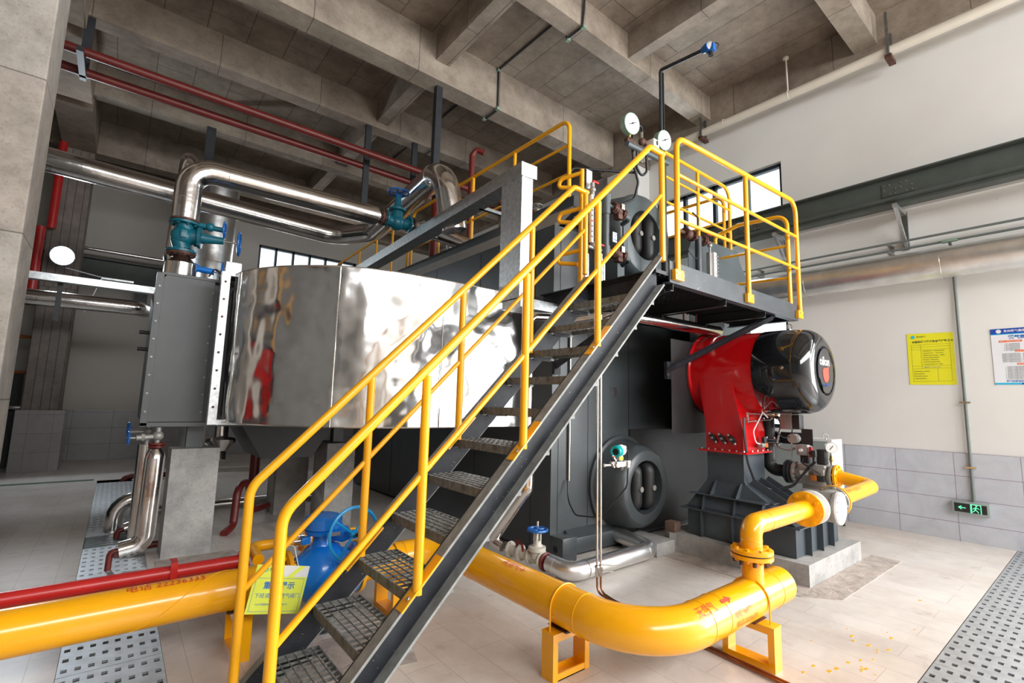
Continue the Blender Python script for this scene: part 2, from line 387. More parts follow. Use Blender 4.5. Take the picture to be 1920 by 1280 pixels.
def text(s, size, fn, mat, name, parent, align='LEFT', extrude=0.0, sx=1.0, bold=0.0):
    """text laid onto a surface: fn(u, v, w) -> world point"""
    cu = bpy.data.curves.new(name, 'FONT'); cu.body = s; cu.size = size; cu.align_x = align; cu.extrude = extrude
    cu.resolution_u = 2; cu.offset = bold
    ob = bpy.data.objects.new(name, cu); C.objects.link(ob)
    dg = bpy.context.evaluated_depsgraph_get()
    me = bpy.data.meshes.new_from_object(ob.evaluated_get(dg)); bpy.data.objects.remove(ob)
    for v in me.vertices: v.co = fn(v.co.x*sx, v.co.y, v.co.z)
    me.materials.clear(); me.materials.append(mat)
    o = bpy.data.objects.new(name, me); return link(o, parent)
def flat(o, ux, uy):
    o, ux, uy = V(o), V(ux), V(uy); n = ux.cross(uy)
    return lambda a, b, c=0: o + ux*a + uy*b + n*c
def wrap(c, ax, u, v, r, th0):
    c, ax, u, v = V(c), V(ax), V(u), V(v)
    return lambda a, b, w=0: c + ax*a + (u*math.cos(th0 + b/r) + v*math.sin(th0 + b/r))*(r + w)

def flange(mb, c, n, r, th=0.018, bn=8, bs=0.009, bh=0.008, seg=28, bolts=True):
    a = V(n).normalized(); c = V(c)
    mb.lathe(c - a*th/2, a, [(0, r*0.96), (0.002, r), (th-0.002, r), (th, r*0.96)], seg)
    if bolts: mb.bolts(c - a*(th/2+bh), a, r*0.8, bn, bs, th+2*bh, 0.2)
def handwheel(parent, c, n, Rr, r, mat, spokes=4, ph=0.6, dish=0.0, name='handwheel'):
    mb = MB(); a, u, v = basis(n); c = V(c); mb.torus(c, n, Rr, r, 32, 8); hub = c + a*dish
    mb.lathe(hub - a*r*1.4, a, [(0, Rr*0.16), (r*2.8, Rr*0.16)], 14)
    for i in range(spokes):
        t = ph + 2*math.pi*i/spokes; d = u*math.cos(t) + v*math.sin(t); mb.cyl(hub + d*Rr*0.1, c + d*Rr, r*0.75, 8)
    return mb.build(name, mat, parent)

# ================================================================== STRUCTURE
XR, XL, YF, YB, ZS = 6.93, -7.0, 12.4, -5.0, 6.1
# floor with two covered trenches: one along Y (x -0.09..0.31), one along X (y -0.02..0.72)
fl = MB()
for x0, y0, x1, y1 in [(XL, 9.5, XR, YF), (XL, 1.2, -0.09, 9.5), (0.31, 1.2, XR, 9.5), (XL, 0.72, XR, 1.2), (XL, YB, XR, -0.02), (XL, -0.02, 2.3, 0.72)]:
    fl.box(x0, y0, -0.12, x1, y1, 0)
struct(fl, 'floor', M['floor'])
pt = MB()
for x0, y0, x1, y1 in [(-0.09, 1.2, 0.31, 9.5), (2.3, -0.02, XR, 0.72)]:
    pt.box(x0-0.02, y0-0.02, -0.42, x1+0.02, y1+0.02, -0.40)
    for a in ((x0-0.03, y0, x0, y1), (x1, y0, x1+0.03, y1), (x0, y0-0.03, x1, y0), (x0, y1, x1, y1+0.03)): pt.box(a[0], a[1], -0.42, a[2], a[3], -0.004)
o = struct(pt, 'trim_trench', M['pit'])
g = MB().box(XL, 9.52, 0, -0.13, 9.66, 0.003); struct(g, 'trim_stripe', M['greenstrip'])
# raw mortar patches where the machine was set
g = MB()
for poly in [[(4.05, 1.30), (5.5, 1.30), (5.5, 1.52), (4.12, 1.52), (4.12, 2.6), (3.86, 2.6), (3.86, 1.5)], [(0.75, 2.4), (1.3, 2.3), (1.45, 2.75), (0.9, 2.8)], [(0.36, 4.3), (0.95, 4.35), (0.9, 4.8), (0.36, 4.8)]]:
    g.prism(poly, lambda x, y: V((x, y, 0.0)), lambda x, y: V((x, y, 0.004)))
struct(g, 'trim_mortar_patch', M['rawfloor'])

random.seed(11); g = MB()
for k in range(26):
    x, y = random.gauss(3.35, 0.35), random.gauss(0.98, 0.10); r_ = random.uniform(0.004, 0.012)
    g.prism([(x + r_*random.uniform(0.7, 2.2)*math.cos(a), y + r_*math.sin(a)) for a in (0, 1, 2, 3, 4, 5)], lambda a, b: V((a, b, 0.0)), lambda a, b: V((a, b, 0.0012)))
struct(g, 'trim_paint_drips', M['yellow'])

# right wall with two window openings (upper: y 2.70-4.75, z 3.74-4.76; lower: y 2.70-4.75, z 1.05-2.55)
WY0, WY1 = 2.70, 4.75
wr = MB()
for y0, y1, z0, z1 in [(YB, -4.7, 0, ZS), (-4.7, -0.6, 4.8, ZS), (-0.6, WY0, 0, ZS), (WY1, YF, 0, ZS), (WY0, WY1, 0, 1.05), (WY0, WY1, 2.55, 3.74), (WY0, WY1, 4.76, ZS)]:
    wr.box(XR, y0, z0, XR+0.24, y1, z1)
struct(wr, 'wall_right', M['wall'])
g = MB().box(XR-0.012, -0.6, 0, XR, WY0+4, 0.897); struct(g, 'trim_tile_right', M['walltile'])
g = MB().box(XR-0.06, YB, 3.63, XR, WY0-0.05, 3.86); struct(g, 'trim_ledge_right', M['wall'])
# far wall with a strip window
wf = MB()
FX0, FX1, FZ0, FZ1 = 2.28, 4.62, 3.75, 4.83
for x0, x1, z0, z1 in [(XL, FX0, 0, ZS), (FX1, XR, 0, ZS), (FX0, FX1, 0, FZ0), (FX0, FX1, FZ1, ZS)]: wf.box(x0, YF, z0, x1, YF+0.24, z1)
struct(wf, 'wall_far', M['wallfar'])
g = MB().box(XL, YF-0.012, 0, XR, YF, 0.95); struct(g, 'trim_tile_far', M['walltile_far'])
# left wall and the wall behind the camera with an added high opening to let light in
g = MB().box(XL-0.24, YB, 0, XL, YF, ZS); struct(g, 'wall_left', M['walldark'])
wb = MB()
for x0, x1, z0, z1 in [(XL, -1.6, 0, ZS), (6.8, XR+0.24, 0, ZS), (-1.6, 6.8, 0, 3.9), (-1.6, 6.8, 5.4, ZS)]: wb.box(x0, YB-0.24, z0, x1, YB, z1)
struct(wb, 'wall_back', M['wall'])
# slab + beams
g = MB().box(XL-0.24, YB-0.24, ZS, XR+0.24, YF+0.24, ZS+0.15); struct(g, 'ceiling', M['slab'])
n = 1
def beam(x0, y0, z0, x1, y1, mat):
    global n
    g = MB().box(x0, y0, z0, x1, y1, ZS); struct(g, 'trim_beam_%d' % n, M[mat]); n += 1
beam(XL, 5.28, 5.48, 6.45, 5.57, 'beamx')      # deep main beam over the near column
beam(XL, 11.02, 5.48, 6.75, 11.32, 'beamx')
for y0, y1 in ((1.48, 1.72), (3.62, 3.84), (7.16, 7.40), (9.06, 9.28)): beam(XL, y0, 5.72 if y1 < 5 else 5.64, 6.75, y1, 'beamx')
for y0, y1 in ((-1.6, -1.36), (-3.6, -3.36)): beam(XL, y0, 5.72, 6.75, y1, 'beamx')
for a, b in ((3.84, 5.28), (5.57, 7.16), (7.40, 9.06), (9.28, 11.02)): beam(2.84, a, 5.74, 3.04, b, 'beamy')
for a, b in ((1.72, 3.62), (-1.36, 1.48)): beam(4.71, a, 5.74, 4.86, b, 'beamy')
for a, b in ((YB, 1.48), (1.72, 3.62), (3.84, 4.98), (5.57, 7.16), (7.40, 9.06), (9.28, 11.02)): beam(-1.12, a, 5.45, -0.68, b, 'beamy')
beam(6.75, YB, 5.66, XR, 4.85, 'beamy'); beam(6.75, 5.60, 5.66, XR, YF, 'beamy'); beam(XL, 12.15, 5.5, 6.75, YF, 'beamx')
# columns
g = MB().box(-1.25, 4.98, 0, -0.65, 5.54, ZS, 0.012); struct(g, 'trim_column_near', M['col'])
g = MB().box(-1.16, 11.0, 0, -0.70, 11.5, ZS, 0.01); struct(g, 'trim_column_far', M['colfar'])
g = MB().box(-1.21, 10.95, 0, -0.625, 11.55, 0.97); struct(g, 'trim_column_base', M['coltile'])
g = MB().box(6.48, 4.85, 5.42, XR, 5.60, ZS, 0.01); struct(g, 'trim_column_head', M['beamy'])
g = MB().box(6.60, 4.87, 0, XR, 5.55, 5.42, 0.01); struct(g, 'trim_column_right', M['wall'])

# windows
def window(name, org, U, Wd, H, cols, rows, depth, label):
    """org lower corner, U unit along width; frame + panes"""
    org, U = V(org), V(U); N = U.cross(V((0, 0, 1))); f = 0.05
    mb = MB()
    def bar(a0, b0, a1, b1):
        p = org + U*((a0+a1)/2) + V((0, 0, b0)); q = org + U*((a0+a1)/2) + V((0, 0, b1))
        mb.obox(p, q, abs(a1-a0) if True else 0, depth, N)
    for a0, a1 in [(0, f), (Wd-f, Wd)] + [(Wd*i/cols - f/2, Wd*i/cols + f/2) for i in range(1, cols)]: bar(a0, 0, a1, H)
    for b in [0, H-f] + [H*i/rows for i in range(1, rows)]:
        mb.obox(org + V((0, 0, b+f/2)), org + U*Wd + V((0, 0, b+f/2)), depth, f, (0, 0, 1))
    fr = struct(mb, name, M['frame'], label)
    g = MB(); c = org
    g.obox(c + V((0, 0, H/2)), c + U*Wd + V((0, 0, H/2)), 0.006, H-0.02, (0, 0, 1))
    g.build('pane', M['glass'], fr, False); return fr
window('window_1', (XR+0.10, WY0, 3.74), (0, 1, 0), WY1-WY0, 1.02, 4, 1, 0.07, 'dark framed high window in the white right wall')
window('window_2', (XR+0.10, WY0, 1.05), (0, 1, 0), WY1-WY0, 1.50, 3, 2, 0.07, 'low window in the right wall behind the red burner')
window('window_3', (FX0, YF+0.10, FZ0), (1, 0, 0), FX1-FX0, 1.08, 6, 1, 0.08, 'dark framed strip window in the far wall')
window('window_4_added', (-1.6, YB-0.12, 3.9), (1, 0, 0), 8.4, 1.5, 7, 1, 0.08, 'added high strip window behind the camera, out of view')  # added unseen window, shaped for the light and the duct reflections

# ================================================================== DRAIN COVERS
def cover(name, x0, y0, nx, ny, px, py, hx, hy, label, group, z=0.002, th=0.012):
    root = None
    mb = MB(); bm = mb.bm
    xs, ys = [0], [0]
    for i in range(nx): xs += [i*px + (px-hx)/2, i*px + (px+hx)/2]
    xs.append(nx*px)
    for j in range(ny): ys += [j*py + (py-hy)/2, j*py + (py+hy)/2]
    ys.append(ny*py)
    grid = [[bm.verts.new((x, y, z)) for y in ys] for x in xs]
    for i in range(len(xs)-1):
        for j in range(len(ys)-1):
            if i % 2 == 1 and j % 2 == 1: continue
            bm.faces.new((grid[i][j], grid[i+1][j], grid[i+1][j+1], grid[i][j+1]))
    geo = bmesh.ops.extrude_face_region(bm, geom=list(bm.faces))
    for v in geo['geom']:
        if isinstance(v, bmesh.types.BMVert): v.co.z -= th
    o = mb.build(name, M['grating'], None, False)
    o.location = (x0, y0, 0); return tag(o, label, 'drain cover', group)
G1 = 'perforated covers over the left floor trench'; G2 = 'perforated covers over the trench near the right wall'
L1 = 'perforated galvanised drain cover in the long trench at the left'
first = cover('drain_cover', -0.088, 1.25, 8, 4, 0.0495, 0.116, 0.023, 0.036, L1, G1)
for k in range(1, 18):
    if 1.25 + 0.469*k > 9.0: break
    if k in (9,): continue
    c = first.copy(); C.objects.link(c); c.location.y = 1.25 + 0.469*k
    if k == 8: c['label'] = 'perforated drain cover just before the gap with the red pipe'
g = MB()
for i in range(7): g.box(-0.085, 5.485+i*0.062, -0.02, 0.305, 5.525+i*0.062, -0.002)
tag(g.build('slatted_trench_plate', M['galvdark'], None, False), 'bare slatted strip in the left trench between two perforated covers', 'drain cover')
L2 = 'perforated galvanised drain cover in the wide trench at the right'
first = cover('drain_cover', 2.32, -0.018, 5, 15, 0.115, 0.0488, 0.036, 0.024, L2, G2)
for k in range(1, 8):
    c = first.copy(); C.objects.link(c); c.location.x = 2.32 + 0.5765*k

# ================================================================== STAIRCASE
Z0, X0 = 0.297, 0.845
stair = thing('steel_staircase', 'dark steel staircase with open grating treads and yellow handrails', 'staircase', (0.45, 2.2, 0))
def ztop(x): return 1.02*x - 0.555
def zbot(x): return 1.0*x - 0.722
def stringer(yw, yo, x0, x1, name, label=None):
    """channel: web at yw, flanges reaching to yo"""
    mb = MB(); t = 0.012
    def P2(x, z, y): return V((x, y, z))
    xs, xe = x0, x1
    web = [(xs, 0 if ztop(xs) < 0.02 else zbot(xs)), (xe, zbot(xe)), (xe, ztop(xe)), (xs, ztop(xs))]
    web = [(0.722, 0.0), (xe, zbot(xe)), (xe, ztop(xe)), (0.56, 0.016), (0.56, 0.0)]
    ya, yb = sorted((yw, yw + (0.008 if yo < yw else -0.008)))
    mb.prism(web, lambda x, z: P2(x, z, ya), lambda x, z: P2(x, z, yb))
    st_ = mb.build(name, M['stair'], stair, False); mb = MB()
    y0, y1 = sorted((yw, yo))
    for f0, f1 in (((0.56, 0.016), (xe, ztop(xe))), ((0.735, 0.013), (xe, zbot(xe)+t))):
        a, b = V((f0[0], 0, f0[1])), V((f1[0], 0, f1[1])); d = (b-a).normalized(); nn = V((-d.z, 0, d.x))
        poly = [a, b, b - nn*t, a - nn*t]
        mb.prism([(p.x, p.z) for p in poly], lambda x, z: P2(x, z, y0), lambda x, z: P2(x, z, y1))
    mb.build('flange_strip', M['flangepale'], st_, False, loose=True); return st_
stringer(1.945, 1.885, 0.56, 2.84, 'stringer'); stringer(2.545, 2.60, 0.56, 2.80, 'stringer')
# treads
def tread_mesh():
    mb = MB(); d, Wd = 0.235, 0.585
    mb.box(0, 0, -0.045, 0.006, Wd, 0); mb.box(d-0.006, 0, -0.035, d, Wd, 0)
    mb.box(0, 0, -0.05, d, 0.005, 0); mb.box(0, Wd-0.005, -0.05, d, Wd, 0)
    for i in range(1, 13): y = Wd*i/13; mb.box(0.006, y-0.0022, -0.010, d-0.006, y+0.0022, 0)
    for i in range(1, 6): x = d*i/6; mb.box(x-0.0016, 0, -0.004, x+0.0016, Wd, 0.001)
    return mb
tr0 = None
for k in range(1, 12):
    if tr0 is None:
        tr0 = tread_mesh().build('tread', M['gratebar'], stair, False); t = tr0
    else:
        t = tr0.copy(); C.objects.link(t); t.parent = stair
    # world = parent * inverse * local
    t.matrix_parent_inverse = Matrix.Translation(-stair.location)
    t.location = (X0 + 0.193*(k-2), 1.952, Z0 + 0.1935*(k-2))
# angle cleats under treads
mb = MB()
for k in range(1, 12):
    x, z = X0 + 0.193*(k-2), Z0 + 0.1935*(k-2)
    for y in (1.955, 2.528): mb.box(x+0.04, y, z-0.058, x+0.20, y+0.006, z-0.03)
mb.build('tread_cleat', M['stair'], stair, False, loose=True)
# handrails
def handrail(y, xo, top):
    RR = 0.0205
    mb = MB()
    mb.tube([(0.50+xo, y, 0.0), (0.50+xo, y, 0.885), (2.70+xo*0.5+top, y, 3.075+top*1.0), (2.86+top, y, 3.075+top*1.0)], RR, [0.12, 0.05], 14)
    hr = mb.build('handrail', M['yellowrail'], stair)
    for i, x in enumerate((1.052, 1.612, 2.168)):
        xx = x + xo*0.3; MB().cyl((xx, y, ztop(x)-0.02), (xx, y, 0.36 + xx - 0.005), RR, 14).build('handrail_post', M['yellowrail'], stair)
    MB().cyl((2.838+top, y, 2.29), (2.838+top, y, 3.08+top), RR, 14).build('handrail_post', M['yellowrail'], stair)
    mb = MB(); mb.cyl((0.505+xo, y, 0.44), (2.838+top, y, 2.775+top), 0.0135, 10); mb.build('mid_rail', M['yellowrail'], stair)
    s = -1 if y < 2.2 else 1
    for x in (1.052, 1.612, 2.168):
        a = V((x-0.075, y-s*0.006+0, ztop(x-0.075)+0.006)); b = V((x+0.105, y-s*0.006, ztop(x+0.105)+0.006))
        br = MB().obox(a, b, 0.055, 0.007, (-1, 0, 1)); brk = br.build('post_bracket', M['yellow'], stair, False)
        MB().bolts(a + (b-a)*0.2 + V((0, s*0.012, 0.002)), (-1, 0, 1), 0.0, 1, 0.010, 0.012).build('bolt', M['chrome'], brk, loose=True)
handrail(1.892, 0.0, 0.0)
handrail(2.50, 0.014, -0.12)

# ================================================================== PLATFORM
pl = thing('service_platform', 'dark steel service platform with yellow guardrails above the burner', 'platform', (4.0, 2.4, 2.17))
PX0, PX1, PY0, PY1, PZ = 2.79, 5.13, 1.915, 3.05, 2.235
# deck is cut back around the protruding furnace front (x > 4.42, y > 2.62)
mb = MB()
mb.box(PX0, PY0, PZ-0.01, PX1, 2.60, PZ); mb.box(PX0, 2.60, PZ-0.01, 4.30, PY1-0.01, PZ)
dk = mb.build('deck_plate', M['blackmat'], pl, False)
mb = MB()
for i in range(0, 39):
    x = PX0 + 0.06*i
    if x < PX1: mb.box(x, PY0+0.01, PZ-0.034, x+0.004, 2.60 if x > 4.28 else PY1-0.02, PZ-0.01)
for j in range(0, 26):
    y = PY0 + 0.045*j; mb.box(PX0, y, PZ-0.026, PX1 if y < 2.58 else 4.28, y+0.004, PZ-0.01)
mb.build('deck_ribbing', M['blackmat'], dk, False)
mb = MB()
mb.box(2.94, 1.905, 2.165, 5.14, 1.915, 2.320); mb.box(2.94, 1.915, 2.165, 5.14, 1.965, 2.172)
mb.build('edge_channel', M['bracket'], pl, False)
mb = MB(); mb.box(5.13, 1.915, 2.165, 5.14, 2.60, 2.32); mb.box(5.09, 1.915, 2.165, 5.13, 2.60, 2.172); mb.build('edge_channel', M['bracket'], pl, False)
mb = MB(); mb.box(2.80, 1.95, 2.10, 2.815, 3.06, 2.225); mb.box(2.76, 1.95, 2.215, 2.80, 3.06, 2.225); mb.build('edge_channel', M['stair'], pl, False)
for x in (3.0, 3.75, 4.45):
    y1 = 3.05 if x < 4.2 else 2.58
    mb = MB(); mb.box(x, 1.92, 2.115, x+0.006, y1, 2.20); mb.box(x-0.03, 1.92, 2.11, x+0.006, y1, 2.116); mb.build('cross_beam', M['blackmat'], pl, False)
# braces down to the boiler front: bottom at z 1.93 on the front plates
def brace(x, yb, zb, yt, zt, xt=None):
    xt = x if xt is None else xt
    mb = MB(); mb.obox((x, yb, zb+0.005), (xt, yt, zt+0.005), 0.05, 0.008, (0, -1, 1)); mb.obox((x-0.02, yb, zb-0.02), (xt-0.02, yt, zt-0.02), 0.008, 0.062, (0, -1, 1))
    mb.box(x-0.03, yb-0.012, zb-0.09, x+0.045, yb+0.02, zb+0.07)
    b = mb.build('brace', M['stair'], pl, False)
    MB().bolts((x-0.005, yb-0.01, zb-0.05), (-1, -0.3, 0.0), 0, 1, 0.012, 0.02).bolts((xt-0.03, yt+0.05, zt-0.03), (-1, 0, 0), 0, 1, 0.012, 0.02).build('bolt', M['chrome'], b, loose=True)
brace(3.96, 2.60, 1.64, 1.95, 2.165, 4.70)
brace(2.965, 3.06, 1.64, 1.96, 2.15)
# guardrails
GY = 1.892; RR = 0.0205
mb = MB(); mb.tube([(3.02, GY, 2.24), (3.03, GY, 3.27), (3.20, GY, 3.285), (5.155, GY, 3.385), (5.155, GY, 2.19)], RR, [0.10, 0.3, 0.13], 14); mb.build('guardrail', M['yellowrail'], pl)
MB().cyl((4.09, GY, 2.19), (4.095, GY, 3.32), RR, 14).build('guardrail_post', M['yellowrail'], pl)
MB().cyl((3.03, GY, 2.985), (5.155, GY, 3.02), 0.0145, 10).build('mid_rail', M['yellowrail'], pl)
MB().cyl((3.03, GY, 2.640), (5.155, GY, 2.69), 0.0145, 10).build('mid_rail', M['yellowrail'], pl)
for x in (3.02, 4.09, 5.13):
    a = MB().box(x-0.055, 1.872, 2.185, x+0.055, 1.905, 2.262, 0.006); b = a.build('post_bracket', M['yellow'], pl, False)
    MB().bolts((x-0.033, 1.874, 2.235), (0, -1, 0), 0, 1, 0.010, 0.008).bolts((x+0.038, 1.874, 2.225), (0, -1, 0), 0, 1, 0.009, 0.006).build('bolt', M['chrome'], b, loose=True)
mb = MB(); mb.tube([(5.10, 1.955, 2.24), (5.10, 1.955, 3.25), (5.10, 2.45, 3.28), (5.10, 2.715, 3.22), (5.10, 2.715, 2.24)], RR, [0.12, 0.1, 0.06], 14); mb.build('guardrail', M['yellowrail'], pl)
MB().cyl((5.10, 1.955, 2.93), (5.10, 2.715, 2.955), 0.0145, 10).build('mid_rail', M['yellowrail'], pl)
MB().cyl((5.10, 1.955, 2.60), (5.10, 2.715, 2.635), 0.0145, 10).build('mid_rail', M['yellowrail'], pl)
# far left edge: climbing hoops beside the level gauge
for y in (2.60, 2.66):
    MB().cyl((2.775+(y-2.60)*0.9, y, 2.15 if y < 2.63 else 2.22), (2.78+(y-2.60)*1.0, y, 3.20 if y < 2.63 else 3.13), 0.019, 12).build('ladder_stile', M['yellowrail'], pl)
for z in (3.10, 2.80, 2.45):
    MB().tube([(2.775, 2.60, z+0.07), (2.70, 2.76, z+0.05), (2.70, 2.80, z-0.01), (2.80, 2.66, z-0.03)], 0.017, [0.05, 0.04], 10).build('climbing_hoop', M['yellowrail'], pl)

# ================================================================== BOILER
bo = thing('steam_boiler', 'large dark grey water tube boiler with round manholes behind the stairs', 'boiler', (2.96, 3.1, 0))
BX0, BX1, BY, BYe = 2.96, 5.60, 3.10, 7.6
mb = MB(); mb.prism([(BX0, 0.03), (BX1, 0.03), (BX1, 2.30), (4.42, 2.30), (4.42, 2.92), (BX0, 2.92)], lambda x, z: V((x, BY, z)), lambda x, z: V((x, BYe, z))); mb.build('casing', M['boiler'], bo)
# vertical lap seams on the front and side sheets
mb = MB()
for x in (3.04, 3.42, 4.02): mb.box(x, BY-0.003, 0.20, x+0.006, BY+0.002, 2.9)
for y in (3.35, 4.25, 5.2, 6.2): mb.box(BX0-0.003, y, 0.06, BX0+0.002, y+0.006, 2.9)
mb.build('sheet_seam', M['blackmat'], bo, False)
mb = MB(); mb.box(BX0+0.17, 3.0, 0.03, 4.0, 3.10, 0.16, 0.006)
mb.prism([(3.0, 0.16), (3.10, 0.16), (3.10, 0.215)], lambda y, z: V((BX0+0.17, y, z)), lambda y, z: V((3.98, y, z)))
mb.build('skid_beam', M['boiler'], bo)
mb = MB(); mb.box(BX0, 2.946, 0.0, BX0+0.172, 3.105, 0.195, 0.012); cc = mb.build('corner_casting', M['boiler'], bo)
MB().lathe((BX0-0.002, 3.03, 0.095), (1, 0, 0), [(0, 0.028), (0.006, 0.024)], 18).build('lifting_hole', M['cavity'], cc)
# sloped beige cladding band and the roof deck
mb = MB(); mb.prism([(3.10, 2.92), (BYe, 2.92), (BYe, 3.024), (2.868, 3.024)], lambda y, z: V((BX0-0.004, y, z)), lambda y, z: V((BX0+0.05, y, z)))
mb.build('cladding_band', M['soffit'], bo, False)
mb = MB(); mb.box(BX0, 2.863, 3.022, 3.14, BYe, 3.125, 0.004); mb.box(3.14, 3.05, 3.03, 4.42, BYe, 3.12, 0.004); mb.box(3.2, 3.2, 2.92, 4.38, BYe-0.1, 3.03); mb.build('roof_deck', M['boiler'], bo, False)
# front right: furnace front that stands forward
mb = MB(); mb.prism([(3.99, 2.585), (5.5, 2.585), (5.5, 3.10), (4.78, 3.10)], lambda x, y: V((x, y, 1.05)), lambda x, y: V((x, y, 1.93))); mb.build('wind_box', M['blackmat'], bo)
mb = MB(); mb.prism([(4.43, 1.93), (5.74, 1.93), (5.74, 2.75), (5.52, 3.0), (5.50, 3.11), (4.53, 3.085), (4.43, 2.90)], lambda x, z: V((x, 2.65, z)), lambda x, z: V((max(x, 5.17), 3.10, z)))
mb.build('front_hood', M['drum'], bo, False)
mb = MB(); mb.box(4.03, BY-0.012, 0.06, 5.5, BY, 1.06); mb.build('furnace_panel', M['blackmat'], bo, False)
MB().box(3.745, BY-0.006, 1.38, 3.83, BY, 1.47).build('name_plate', metal('plate', (0.35, 0.33, 0.36), 0.35), bo, False)
# manholes
def manhole(cx, cz, yb, yf, rb, rf, rh, name, mat, inner):
    L = yb - yf
    mb = MB(); mb.lathe((cx, yb+0.02, cz), (0, -1, 0), [(0, rb), (0.03, rb), (0.035, rb-0.03), (0.06, rb-0.045), (L*0.45, rb-0.055), (L*0.75, rb-0.075), (L*0.92, (rb+rf)/2-0.02), (L+0.015, rf+0.006), (L+0.02, rf), (L+0.02, rh), (L-0.04, rh-0.004), (L-0.16, rh-0.01)], 56, cap=False)
    o = mb.build(name, M[mat], bo)
    mb = MB(); mb.lathe((cx, yf+0.15, cz), (0, -1, 0), [(0, rh), (0.01, rh*0.98)], 40); mb.build('recess', M['cavity'], o)
    for s in (-1, 1):
        x = cx + s*rh*0.40 - 0.01
        mb = MB(); mb.tube([(x, yf+0.14, cz+rh*0.62), (x, yf+0.05, cz+rh*0.70), (x, yf+0.05, cz-rh*0.70), (x, yf+0.14, cz-rh*0.62)], rh*0.26, rh*0.3, 16); y = mb.build('yoke', M['blackmat'], o)
        MB().bolts((x, yf+0.05-rh*0.24, cz-0.01), (0, -1, 0), 0, 1, rh*0.11, 0.02).cyl((x, yf+0.04-rh*0.24, cz-0.01), (x, yf-0.025, cz-0.01), rh*0.055, 10).build('nut', M['cast'], y)
    return o
manhole(3.885, 0.555, 3.08, 2.79, 0.452, 0.325, 0.240, 'lower_manhole', 'boiler', None)
manhole(3.865, 2.945, 3.20, 2.76, 0.50, 0.385, 0.245, 'upper_drum_manhole', 'drum', None)
mb = MB()
for s in (-1, 1): mb.box(3.87+s*0.34-0.05, 2.80, 2.24, 3.87+s*0.34+0.05, 2.95, 2.75)
mb.build('drum_saddle', M['drum'], bo, False, loose=True)
MB().box(3.50, 2.745, 2.60, 3.565, 2.80, 3.12).build('drum_support_plate', M['drum'], bo, False)
# guardrail on the roof
roof = bo
mb = MB(); mb.tube([(2.985, 2.95, 3.13), (2.985, 2.95, 3.885), (2.985, 5.99, 3.885), (2.985, 5.99, 3.13)], 0.019, [0.10, 0.12], 12); gr = mb.build('roof_guardrail', M['yellowrail'], bo)
MB().cyl((2.985, 2.95, 3.64), (2.985, 5.99, 3.64), 0.013, 10).build('mid_rail', M['yellowrail'], gr)
MB().cyl((2.985, 2.95, 3.36), (2.985, 5.99, 3.36), 0.013, 10).build('mid_rail', M['yellowrail'], gr)
for y in (3.74, 4.50, 5.25): MB().cyl((2.985, y, 3.13), (2.985, y, 3.88), 0.018, 12).build('guardrail_post', M['yellowrail'], gr)
mb = MB(); mb.tube([(2.985, 6.10, 3.13), (2.985, 6.10, 3.84), (2.985, 9.0, 3.76), (2.985, 9.05, 3.13)], 0.019, [0.10, 0.14], 12); gr = mb.build('roof_guardrail', M['yellowrail'], bo)
MB().cyl((2.985, 6.12, 3.52), (2.985, 9.0, 3.44), 0.013, 10).build('mid_rail', M['yellowrail'], gr)
for y in (6.62, 7.2, 7.9): MB().cyl((2.985, y, 3.13), (2.985, y, 3.80), 0.018, 12).build('guardrail_post', M['yellowrail'], gr)
FY = 2.72
mb = MB(); mb.tube([(4.08, FY, 3.10), (4.08, FY, 3.885), (5.46, FY, 3.895), (5.46, FY, 3.05)], 0.019, [0.04, 0.14], 12); gr = mb.build('roof_guardrail', M['yellowrail'], bo)
for x in (4.76,): MB().cyl((x, FY, 3.06), (x, FY, 3.89), 0.018, 12).build('guardrail_post', M['yellowrail'], gr)
for z in (3.63, 3.36): MB().cyl((4.08, FY, z), (5.46, FY, z), 0.013, 10).build('mid_rail', M['yellowrail'], gr)
mb = MB(); mb.tube([(5.44, FY+0.06, 3.08), (5.44, FY+0.06, 3.82), (5.44, 4.5, 3.86), (5.44, 4.5, 2.30)], 0.019, [0.12, 0.12], 12); gr = mb.build('roof_guardrail', M['yellowrail'], bo)
MB().cyl((5.44, FY+0.06, 3.50), (5.44, 4.5, 3.50), 0.013, 10).build('mid_rail', M['yellowrail'], gr)
# valves / stubs on the roof
v = thing('roof_vent_valve', 'small grey valve with round handwheel standing on the boiler roof edge', 'valve', (3.1, 3.55, 3.12))
MB().cyl((3.10, 3.50, 3.12), (3.10, 3.50, 3.20), 0.02).sph((3.10, 3.50, 3.21), 0.03).build('valve_body', M['cast'], v)
handwheel(v, (3.10, 3.50, 3.26), (0, 0, 1), 0.05, 0.007, M['cast'])
v = thing('safety_valve', 'grey spring safety valve on the boiler roof below the galvanised duct', 'valve', (3.25, 5.5, 3.12))
MB().lathe((3.25, 5.4, 3.12), (0, 0, 1), [(0, 0.06), (0.02, 0.06), (0.03, 0.035), (0.12, 0.045), (0.2, 0.05), (0.22, 0.06), (0.24, 0.03)], 18).build('valve_body', M['cast'], v)
mb = MB()
for i in range(7): mb.torus((3.25, 5.4, 3.38+0.03*i), (0, 0, 1), 0.032, 0.006, 18, 6)
mb.cyl((3.25, 5.4, 3.34), (3.25, 5.4, 3.6), 0.008); mb.build('spring', M['blackmat'], v)
v = thing('main_steam_stop_valve', 'bulky grey flanged valve on the boiler roof beside the red post', 'valve', (3.5, 4.35, 3.12))
MB().lathe((3.30, 4.25, 3.12), (0, 0, 1), [(0, 0.09), (0.02, 0.09), (0.025, 0.05), (0.07, 0.06), (0.12, 0.10), (0.2, 0.10), (0.24, 0.06), (0.30, 0.045)], 20).sph((3.30, 4.14, 3.26), 0.075).build('valve_body', M['cast'], v)
